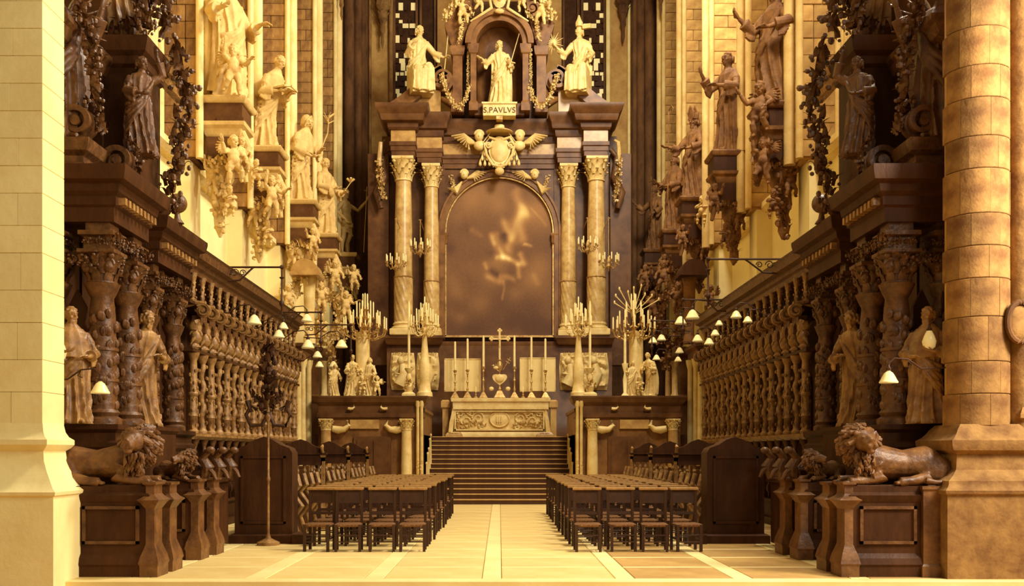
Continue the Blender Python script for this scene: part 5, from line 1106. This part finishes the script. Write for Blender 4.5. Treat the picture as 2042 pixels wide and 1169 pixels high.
# barrel hood, monuments and candle groups in the crowded left and right corners near the altar
for sx in (-1, 1):
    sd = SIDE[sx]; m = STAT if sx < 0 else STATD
    e = E('marble_monument', 'crowded %s marble wall monument with urns and cherubs near the altar, %s side' % ('white' if sx < 0 else 'dark', sd), 'monument', (sx * 6.2, 33.6, 3.0), group='wall monuments')
    G = lambda name, mb, mm, **k: O(name, mb, mm, e, world=True, **k)
    mb = MB(); mb.rect(min(sx * 5.9, sx * 7.0), 32.8, max(sx * 5.9, sx * 7.0), 34.6, [(.05, 2.17), (.05, 3.2), (.12, 3.3), (.12, 3.4), (0, 3.5), (0, 4.7), (.1, 4.8), (.15, 4.95), (.15, 5.05)]); G('body', mb, DMARB, ang=25)
    for x_, y_ in ((5.75, 32.9), (5.75, 34.2)):
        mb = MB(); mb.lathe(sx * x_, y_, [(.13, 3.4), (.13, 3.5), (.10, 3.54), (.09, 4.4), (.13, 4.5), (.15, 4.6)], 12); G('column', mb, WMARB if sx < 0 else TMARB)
    mb = MB(); mb.lathe(sx * 6.0, 33.4, [(.14, 5.05), (.08, 5.15), (.2, 5.3), (.27, 5.55), (.25, 5.8), (.12, 5.95), (.16, 6.05), (.05, 6.2), (.07, 6.3), (.01, 6.4)], 14); G('urn', mb, m)
    mb = MB(); 
    for k in range(12):
        a = pi * k / 11; 
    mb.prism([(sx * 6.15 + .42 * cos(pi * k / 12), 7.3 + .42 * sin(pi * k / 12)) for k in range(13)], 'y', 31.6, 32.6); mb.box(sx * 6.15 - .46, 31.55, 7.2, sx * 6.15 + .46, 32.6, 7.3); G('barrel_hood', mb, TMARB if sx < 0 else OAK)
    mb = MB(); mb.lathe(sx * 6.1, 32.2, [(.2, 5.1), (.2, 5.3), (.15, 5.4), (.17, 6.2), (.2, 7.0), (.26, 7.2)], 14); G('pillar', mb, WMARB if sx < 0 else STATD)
    mb = MB(); mb.foliage([(sx * 5.8, 32.6, 5.2), (sx * 5.5, 32.7, 4.9), (sx * 5.4, 32.8, 4.3)], .2, 10, 31, .13); mb.foliage([(sx * 5.8, 34.2, 5.2), (sx * 5.5, 34.3, 6.2), (sx * 5.7, 34.3, 7.0)], .2, 10, 32, .14); mb.foliage([(sx * 5.7, 36, 5.5), (sx * 5.6, 36.5, 7.2)], .25, 10, 33, .16); G('carved_foliage', mb, m)
    for q, (px_, py_, d_, s_, k_) in enumerate(((575, 600, 31.6, .9, 0), (640, 600, 33, 1.0, 1), (668, 560, 35, 1.1, 0), (640, 655, 33, .9, 2), (690, 620, 36, 1.1, 1), (705, 560, 38, 1.0, 0))):
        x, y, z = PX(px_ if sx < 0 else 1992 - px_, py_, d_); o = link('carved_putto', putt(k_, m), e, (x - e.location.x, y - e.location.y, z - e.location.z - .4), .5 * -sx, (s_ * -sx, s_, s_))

# ---------------------------------------------------------------- candelabra, chandeliers, lamps, brackets
def cand(mb, x, y, z, h, r=.022): mb.lathe(x, y, [(r, z), (r * .9, z + h * .93), (r * .3, z + h)], 7)
CANDLES = {}
def candle_me(h, r=.024):
    if (h, r) not in CANDLES:
        mb = MB(); cand(mb, 0, 0, 0, h, r); CANDLES[(h, r)] = mesh('candle', mb, WAX)
    return CANDLES[(h, r)]
def candelabrum(loc, label, rings, pole, group, mat_=None, spray=0):
    """rings: [(z, radius, count, candle height)]"""
    e = E('candelabrum', label, 'candelabrum', loc, group=group); mm = mat_ or BRASS
    mb = MB(); mb.lathe(0, 0, pole, 12); O('stem', mb, mm, e)
    for (z, r, n, h) in rings:
        for i in range(n):
            a = 2 * pi * (i + .3) / n; x, y = r * cos(a), r * sin(a); mb = MB()
            if r > .01: mb.tube([(0, 0, z - .22), (x * .5, y * .5, z - .32), (x * .9, y * .9, z - .2), (x, y, z - .03)], [.018, .02, .018, .014], 6)
            mb.lathe(x, y, [(.015, z - .06), (.05, z - .02), (.055, z), (.03, z + .01)], 8); mb.ell((x * .7, y * .7, z - .24), .035, 6, 4)
            a_ = O('arm', mb, mm, e); link('candle', candle_me(h), e, (x, y, z))
    for k in range(spray):
        t = R(-60 + 120 * k / max(1, spray - 1)); L = .7 + .3 * ((k * 7) % 3) / 3; mb = MB()
        mb.tube([(0, .05, .6), (.5 * L * sin(t), .05, .6 + .5 * L * cos(t)), (L * sin(t), .0, .6 + L * cos(t))], [.014, .012, .02], 6); mb.ell((L * sin(t), 0, .62 + L * cos(t)), (.03, .03, .06), 6, 4); O('flower_stem', mb, WMARB, e)
    return e
for sx in (-1, 1):
    sd = SIDE[sx]; ww = WMARB if sx < 0 else TMARB
    # pyramid of candles on a tall tapering stand, next to a single tall taper
    candelabrum((sx * 2.36 + (0.03 if sx < 0 else .1), 31.25, 3.35), 'pyramid of candles on a tall white tapering stand %s of the altar steps' % sd, [(2.2, .42, 8, .35), (2.34, .26, 6, .4), (2.5, .13, 4, .42), (2.62, 0, 1, .5)],
                [(.25, 0), (.24, .12), (.2, .16), (.16, .5), (.18, .6), (.17, .95), (.15, 1.0), (.10, 1.5), (.06, 2.0), (.1, 2.06), (.03, 2.2), (.03, 2.6)], 'candle pyramids', WMARB)
    e = E('tall_candle', 'single very tall taper on a cherub candlestick, outer side of the %s candle pyramid' % sd, 'candle', (sx * 2.82, 31.25, 3.35), group='tall tapers')
    mb = MB(); mb.rect(-.2, -.2, .2, .2, [(0, 0), (0, .08), (-.08, .14)]); mb.lathe(0, 0, [(.1, .1), (.14, .3), (.06, .45), (.1, .6), (.05, .72), (.13, .84), (.14, .88), (.03, .9)], 12); mb.foliage([(-.14, -.1, .2), (0, -.14, .45), (.14, -.1, .3)], .09, 8, 2, .08); O('holder', mb, WMARB, e)
    mb = MB(); cand(mb, 0, 0, .88, 2.1, .042); O('candle', mb, WAX, e)
    # large candelabrum over a round white column
    c = E('round_column', 'short thick white column above the %s marble screen' % sd, 'column', (sx * 4.27, 31.35, 3.35), group='round white columns')
    mb = MB(); mb.lathe(0, 0, [(.30, 0), (.32, .1), (.24, .16), (.22, .2), (.22, 1.85), (.26, 1.9), (.27, 1.98)], 20); O('shaft', mb, WMARB, c)
    mb = MB(); mb.rect(-.36, -.2, .36, .2, [(.04, 0), (.04, .06), (0, .1)]); O('foot', mb, WMARB, c)
    candelabrum((sx * 4.2, 31.35, 5.33), 'big many-branched candelabrum on the white column, %s side' % sd, [(.12, .66, 14, .38), (.28, .46, 10, .42), (.5, .26, 6, .5), (.75, .08, 3, .5)], [(.26, 0), (.2, .04), (.06, .1), (.1, .2), (.04, .3), (.03, .9)], 'big candelabra', BRASS, 9 if sx > 0 else 0)
    # hanging branches on rods before the columns
    for q, (px, py, y_, lb) in enumerate(((790, 522, 36.6, 'outer'), (838, 492, 36.9, 'inner')) if sx < 0 else ((1214, 520, 36.6, 'outer'), (1172, 488, 36.9, 'inner'))):
        x, y, z = PX(px, py, y_)
        h = E('hanging_chandelier', 'small chandelier hanging on a rod before the %s %s altar column' % (lb, sd), 'chandelier', (x, y, z), group='small hanging chandeliers')
        mb = MB(); mb.tube([(0, 0, 0), (0, 0, 1.6 if q == 0 else 1.0)], .016, 6); mb.tube([(-.06, 0, 1.55 if q == 0 else .98), (.06, 0, 1.55 if q == 0 else .98)], .014, 5); mb.tube([(0, 0, 1.55 if q == 0 else .98), (0, 1.9, 1.55 if q == 0 else .98)], .016, 5); mb.lathe(0, 0, [(.01, -.4), (.06, -.3), (.1, -.2), (.05, -.1), (.08, 0), (.03, .15)], 10); O('rod', mb, BRASS, h)
        for i in range(9):
            a = 2 * pi * i / 9; r = .36; mb = MB(); mb.tube([(0, 0, -.2), (r * .6 * cos(a), r * .6 * sin(a), -.26), (r * cos(a), r * sin(a), -.05)], .014, 6); mb.lathe(r * cos(a), r * sin(a), [(.01, -.08), (.045, -.03), (.05, 0)], 7); mb.ell((r * cos(a), r * sin(a), -.14), .03, 5, 4); O('arm', mb, BRASS, h)
            link('candle', candle_me(.26), h, (r * cos(a), r * sin(a), 0))
# marble figure groups on the screens
ang = figm('kneel', WMARB, arms=[((-.18, -.08, .6), (-.05, -.2, .66), (.5, -.5, .6)), ((.18, -.08, .6), (.06, -.2, .64), (-.5, -.5, .6))], sway=.05, seed=41, cloak=1, lean=.15, pitch=.3)
wom = figm('woman', WMARB, arms=[((-.2, -.05, .62), (-.24, -.16, .74), (-.3, -.4, .8)), ((.18, -.05, .58), (.1, -.18, .54), (-.6, -.6, 0))], sway=-.06, seed=42, cloak=1)
for (px, sc, rz, me_, lb, sx) in ((700, 1.28, .5, ang, 'white kneeling-robed figure below the left column, nearer the stalls', -1), (738, 1.2, -.3, wom, 'white draped woman at the foot of the left round column', -1), (668, 1.0, .6, wom, 'small white figure at the outer end of the left marble screen', -1),
                                  (1296, 1.35, -.6, ang, 'white draped figure with long folds below the right round column', 1), (1262, 1.1, .3, wom, 'white figure beside the taper on the right marble screen', 1)):
    tag(link('marble_figure', me_, None, ((px - 996) * 31.15 / 2000, 31.15, 3.35), rz, (sc, sc, sc)), lb, 'statue', 'figures on the marble screens')
for (px, k, lb) in ((722, 2, 'white cherub crouching at the front of the left round column'), (752, 1, 'white cherub at the inner corner of the left round column'), (1275, 2, 'white cherub crouching before the right round column')):
    tag(link('stone_cherub', putt(k, WMARB), None, ((px - 996) * 30.98 / 2000, 31.0, 3.35), .2, .62), lb, 'statue', 'cherubs on the marble screens')
mb = MB(); cand(mb, 0, 0, 0, .95, .045); mb.lathe(0, 0, [(.12, -1.0), (.05, -.9), (.07, -.5), (.03, -.3), (.1, -.03), (.1, 0)], 10)
T('tall_candle', mb, WAX, 'tall taper left of the right round column', 'candle', ((1267 - 996) * 31.0 / 2000 - .32, 31.0, 4.36))

# opal bell lamps on iron arms along the stalls
mb = MB(); mb.lathe(0, 0, [(.15, -.02), (.155, 0), (.135, .03), (.10, .1), (.07, .15), (.03, .18), (.025, .2)], 18); M_SH = mesh('lamp_shade', mb, SHADE)
mb = MB(); mb.lathe(0, 0, [(.04, .19), (.045, .23), (.02, .26), (.02, .3)], 8); mb.tube([(0, 0, .3), (-.1, 0, .4), (-.32, 0, .38), (-.55, 0, .22), (-.95, 0, .24)], .014, 6); mb.tube([(-.32, 0, .38), (-.38, 0, .28), (-.3, 0, .25)], .01, 5); M_AM = mesh('lamp_arm', mb, IRON)
mb = MB(); mb.lathe(0, 0, [(.02, -.12), (.09, -.06), (.11, .03), (.08, .12), (.03, .22), (.01, .26)], 14); M_FL = mesh('lamp_globe', mb, SHADE)
LAMPS = [(117, 706, 13.6, 1, .95, 'flame-shaped white lamp beside the left entrance pier'), (200, 783, 13.4, 0, .8, 'white bell lamp in front of the nearest left columns'), (507, 645, 21.3, 0, 1.0, 'white bell lamp on the left stalls, nearest of the row under the cornice'),
         (556, 672, 23.6, 0, .9, 'white bell lamp on the left stalls, second of the row under the cornice'), (565, 655, 24.2, 0, .8, 'white bell lamp slightly above the second one on the left stalls'), (614, 693, 27.2, 0, 1.15, 'wide white bell lamp at the far end of the left stalls'),
         (633, 712, 28.6, 0, .9, 'white bell lamp just below the wide one, left side'), (637, 731, 28.6, 0, .8, 'lowest white bell lamp, left side by the white columns'), (665, 731, 31.4, 0, .9, 'white bell lamp low beside the left marble figures'), (681, 692, 30.4, 0, 1.2, 'white bell lamp left of the left round column'), (612, 640, 27.0, 0, 1.0, 'white bell lamp high over the end of the left stalls'),
         (1357, 645, 28.8, 0, 1.1, 'white bell lamp high at the far end of the right stalls'), (1381, 634, 27.0, 0, 1.2, 'largest white bell lamp high on the right stalls'), (1302, 683, 31, 0, .9, 'white bell lamp touching the right round column'), (1319, 678, 31.5, 0, .95, 'white bell lamp second from the right round column'),
         (1391, 680, 26.3, 0, .9, 'white bell lamp in the middle of the right lamp group'), (1414, 686, 25.0, 0, .8, 'white bell lamp right of the middle one, right group'), (1426, 668, 24.2, 0, .7, 'small white bell lamp above the right edge of the right lamp group'), (1434, 648, 23.8, 0, .6, 'smallest white bell lamp, upper right of the right lamp group'),
         (1355, 703, 29, 0, .8, 'white bell lamp low in the right lamp group'), (1352, 720, 29.4, 0, .7, 'lowest white bell lamp of the right lamp group'), (1309, 717, 31, 0, .8, 'white bell lamp just above the right marble figure'),
         (1468, 633, 22.0, 0, .8, 'white bell lamp on the right stalls under the iron bracket'), (1491, 642, 21.0, 0, .65, 'small white bell lamp just right of the one under the right bracket'), (1772, 762, 13.4, 0, .8, 'white bell lamp low in front of the nearest right columns'), (1853, 685, 13.6, 1, .85, 'flame-shaped white lamp beside the right entrance pier')]
for (px, py, d, k, s_, lb) in LAMPS:
    x, y, z = PX(px, py, d); e = E('bell_lamp', lb, 'lamp', (x, y, z), group='white lamps along the stalls', sc=(s_ if x < 0 else -s_, s_, s_))
    link('lamp_shade', M_FL if k else M_SH, e); link('lamp_arm', M_AM, e)
# wrought iron brackets
for (px0, px1, py, d, sx, lb) in ((450, 562, 533, 21.4, -1, 'long iron bracket with hanging rod, nearest on the left cornice'), (560, 640, 623, 26.3, -1, 'second iron bracket on the left cornice'), (606, 700, 648, 29.3, -1, 'third iron bracket near the left candelabrum'),
                                   (1558, 1412, 517, 21.0, 1, 'long iron bracket with scrolls, nearest on the right cornice'), (1452, 1362, 598, 25.9, 1, 'second iron bracket on the right cornice'), (1380, 1300, 640, 29.3, 1, 'third iron bracket near the right candelabrum')):
    x0, y, z = PX(px0, py, d); x1 = PX(px1, py, d)[0]; g = 1 if x1 > x0 else -1; L = abs(x1 - x0)
    e = E('iron_bracket', lb, 'bracket', (x0, y, z), group='iron brackets')
    mb = MB(); mb.tube([(0, 0, 0), (g * L, 0, 0)], .022, 7); mb.ell((g * L, 0, 0), .05, 7, 5); O('bar', mb, IRON, e)
    mb = MB(); mb.tube([(g * .05, 0, -.3), (g * .25 * L, 0, -.28), (g * .45 * L, 0, -.05), (g * .5 * L, 0, 0)], .02, 6)
    for c_, r_ in ((.16, .09), (.3, .07), (.08, .06)): mb.tube([(g * (c_ * L + r_ * (1 - .7 * t) * cos(8 * t)), 0, -.12 + r_ * (1 - .7 * t) * sin(8 * t)) for t in [q / 14 for q in range(15)]], .012, 5)
    O('scroll_strut', mb, IRON, e)
    mb = MB(); mb.lathe(g * L, 0, [(.02, 0), (.02, -.2), (.06, -.22), (.02, -.26), (.018, -.7), (.05, -.74), (.05, -.8), (.02, -.84), (.02, -1.0)], 8); O('hanging_rod', mb, IRON, e)
# standing iron candelabrum before the nearest left bench
e = E('standing_candelabrum', 'tall thin iron candle stand with curling arms before the nearest left bench', 'candelabrum', (PX(535, 1080, 17.35)[0], 17.35, 0))
mb = MB(); mb.lathe(0, 0, [(.2, 0), (.2, .05), (.05, .12), (.025, .2), (.022, 1.1), (.04, 1.15), (.022, 1.2), (.02, 2.1), (.06, 2.2), (.03, 2.3), (.04, 2.8), (.01, 3.1)], 10); O('pole', mb, OAKL, e)
for g in (-1, 1):
    mb = MB(); mb.tube([(0, 0, 2.3), (g * .1, 0, 2.08), (g * .3, 0, 2.06), (g * .38, 0, 2.25), (g * .3, 0, 2.42), (g * .2, 0, 2.34)], .035, 7); mb.tube([(g * .3, 0, 2.3), (g * .36, 0, 2.5)], [.03, .05], 7); mb.foliage([(g * .05, 0, 2.35), (g * .25, 0, 2.6)], .08, 8, 3, .07); O('arm', mb, IRON, e)
mb = MB(); mb.foliage([(0, 0, 2.35), (.05, 0, 2.7), (-.04, 0, 3.0), (0, 0, 3.4)], .2, 12, 8, .13); O('foliage', mb, IRON, e)

mb = MB(); mb.tube([(.17 * cos(t), 0, .26 * sin(t)) for t in [2 * pi * k / 24 for k in range(25)]], .04, 8); x, y, z = PX(2036, 642, 12.95)
e = E('oval_memorial', 'oval stone frame on the wall at the right edge of the picture', 'memorial', (x, y, z)); O('frame', mb, DKSTONE, e); mb = MB(); mb.ell((0, .03, 0), (.15, .05, .24), 14, 8); O('medallion', mb, PIERST, e)
# ---------------------------------------------------------------- rush chairs in two blocks
mb = MB(); mb.rect(-.022, -.022, .022, .022, [(0, 0), (0, .42), (.006, .44)]); M_FLG = mesh('front_leg', mb, CHAIRW)
mb = MB(); mb.rect(-.022, -.02, .022, .02, [(0, 0), (0, .98), (.008, 1.0)]); M_BP = mesh('back_post', mb, CHAIRW)
mb = MB(); mb.rect(-.20, -.2, .20, .2, [(-.01, .40), (.012, .42), (.012, .44), (-.02, .455)]); M_ST = mesh('seat', mb, RUSH)
mb = MB(); mb.rect(-.225, -.07, .225, .05, [(0, .985), (.01, .995), (.01, 1.02), (-.01, 1.03)]); M_TR = mesh('arm_board', mb, OAKL)
mb = MB(); mb.box(-.19, -.012, .77, .19, .012, .985); M_BK = mesh('back_panel', mb, CHAIRW)
mb = MB(); mb.box(-.19, -.01, .58, .19, .012, .63); M_MR = mesh('middle_rail', mb, CHAIRW)
mb = MB(); mb.tube([(-.2, -.2, .16), (.2, -.2, .16)], .012, 6); mb.tube([(-.2, -.2, .27), (.2, -.2, .27)], .012, 6); M_S1 = mesh('front_stretcher', mb, CHAIRW)
mb = MB(); mb.tube([(0, -.2, .2), (0, .2, .2)], .012, 6); M_S2 = mesh('side_stretcher', mb, CHAIRW)
ordn = ['front', 'second', 'third', 'fourth', 'fifth', 'sixth', 'seventh', 'eighth', 'ninth', 'tenth', 'back']
ais = ['on the aisle', 'second from the aisle', 'third from the aisle', 'farthest from the aisle']
rd = random.Random(5)
for sx in (-1, 1):
    for r_ in range(11):
        for c_ in range(4):
            x = sx * (1.42 + .51 * c_ if sx < 0 else 1.44 + .54 * c_) + rd.uniform(-.02, .02); y = 16.35 + .97 * r_ + rd.uniform(-.03, .03)
            e = E('rush_chair', 'dark rush-seated chair, %s row of the %s block, %s' % (ordn[r_], SIDE[sx], ais[c_]), 'chair', (x, y, 0), rd.uniform(-.09, .09), group='chairs of the %s block' % SIDE[sx])
            for g in (-1, 1): link('front_leg', M_FLG, e, (g * .19, -.19, 0)); link('back_post', M_BP, e, (g * .2, .2, 0)); link('side_stretcher', M_S2, e, (g * .195, 0, 0))
            link('seat', M_ST, e); link('arm_board', M_TR, e, (0, .2, 0)); link('back_panel', M_BK, e, (0, .2, 0)); link('middle_rail', M_MR, e, (0, .2, 0)); link('front_stretcher', M_S1, e)
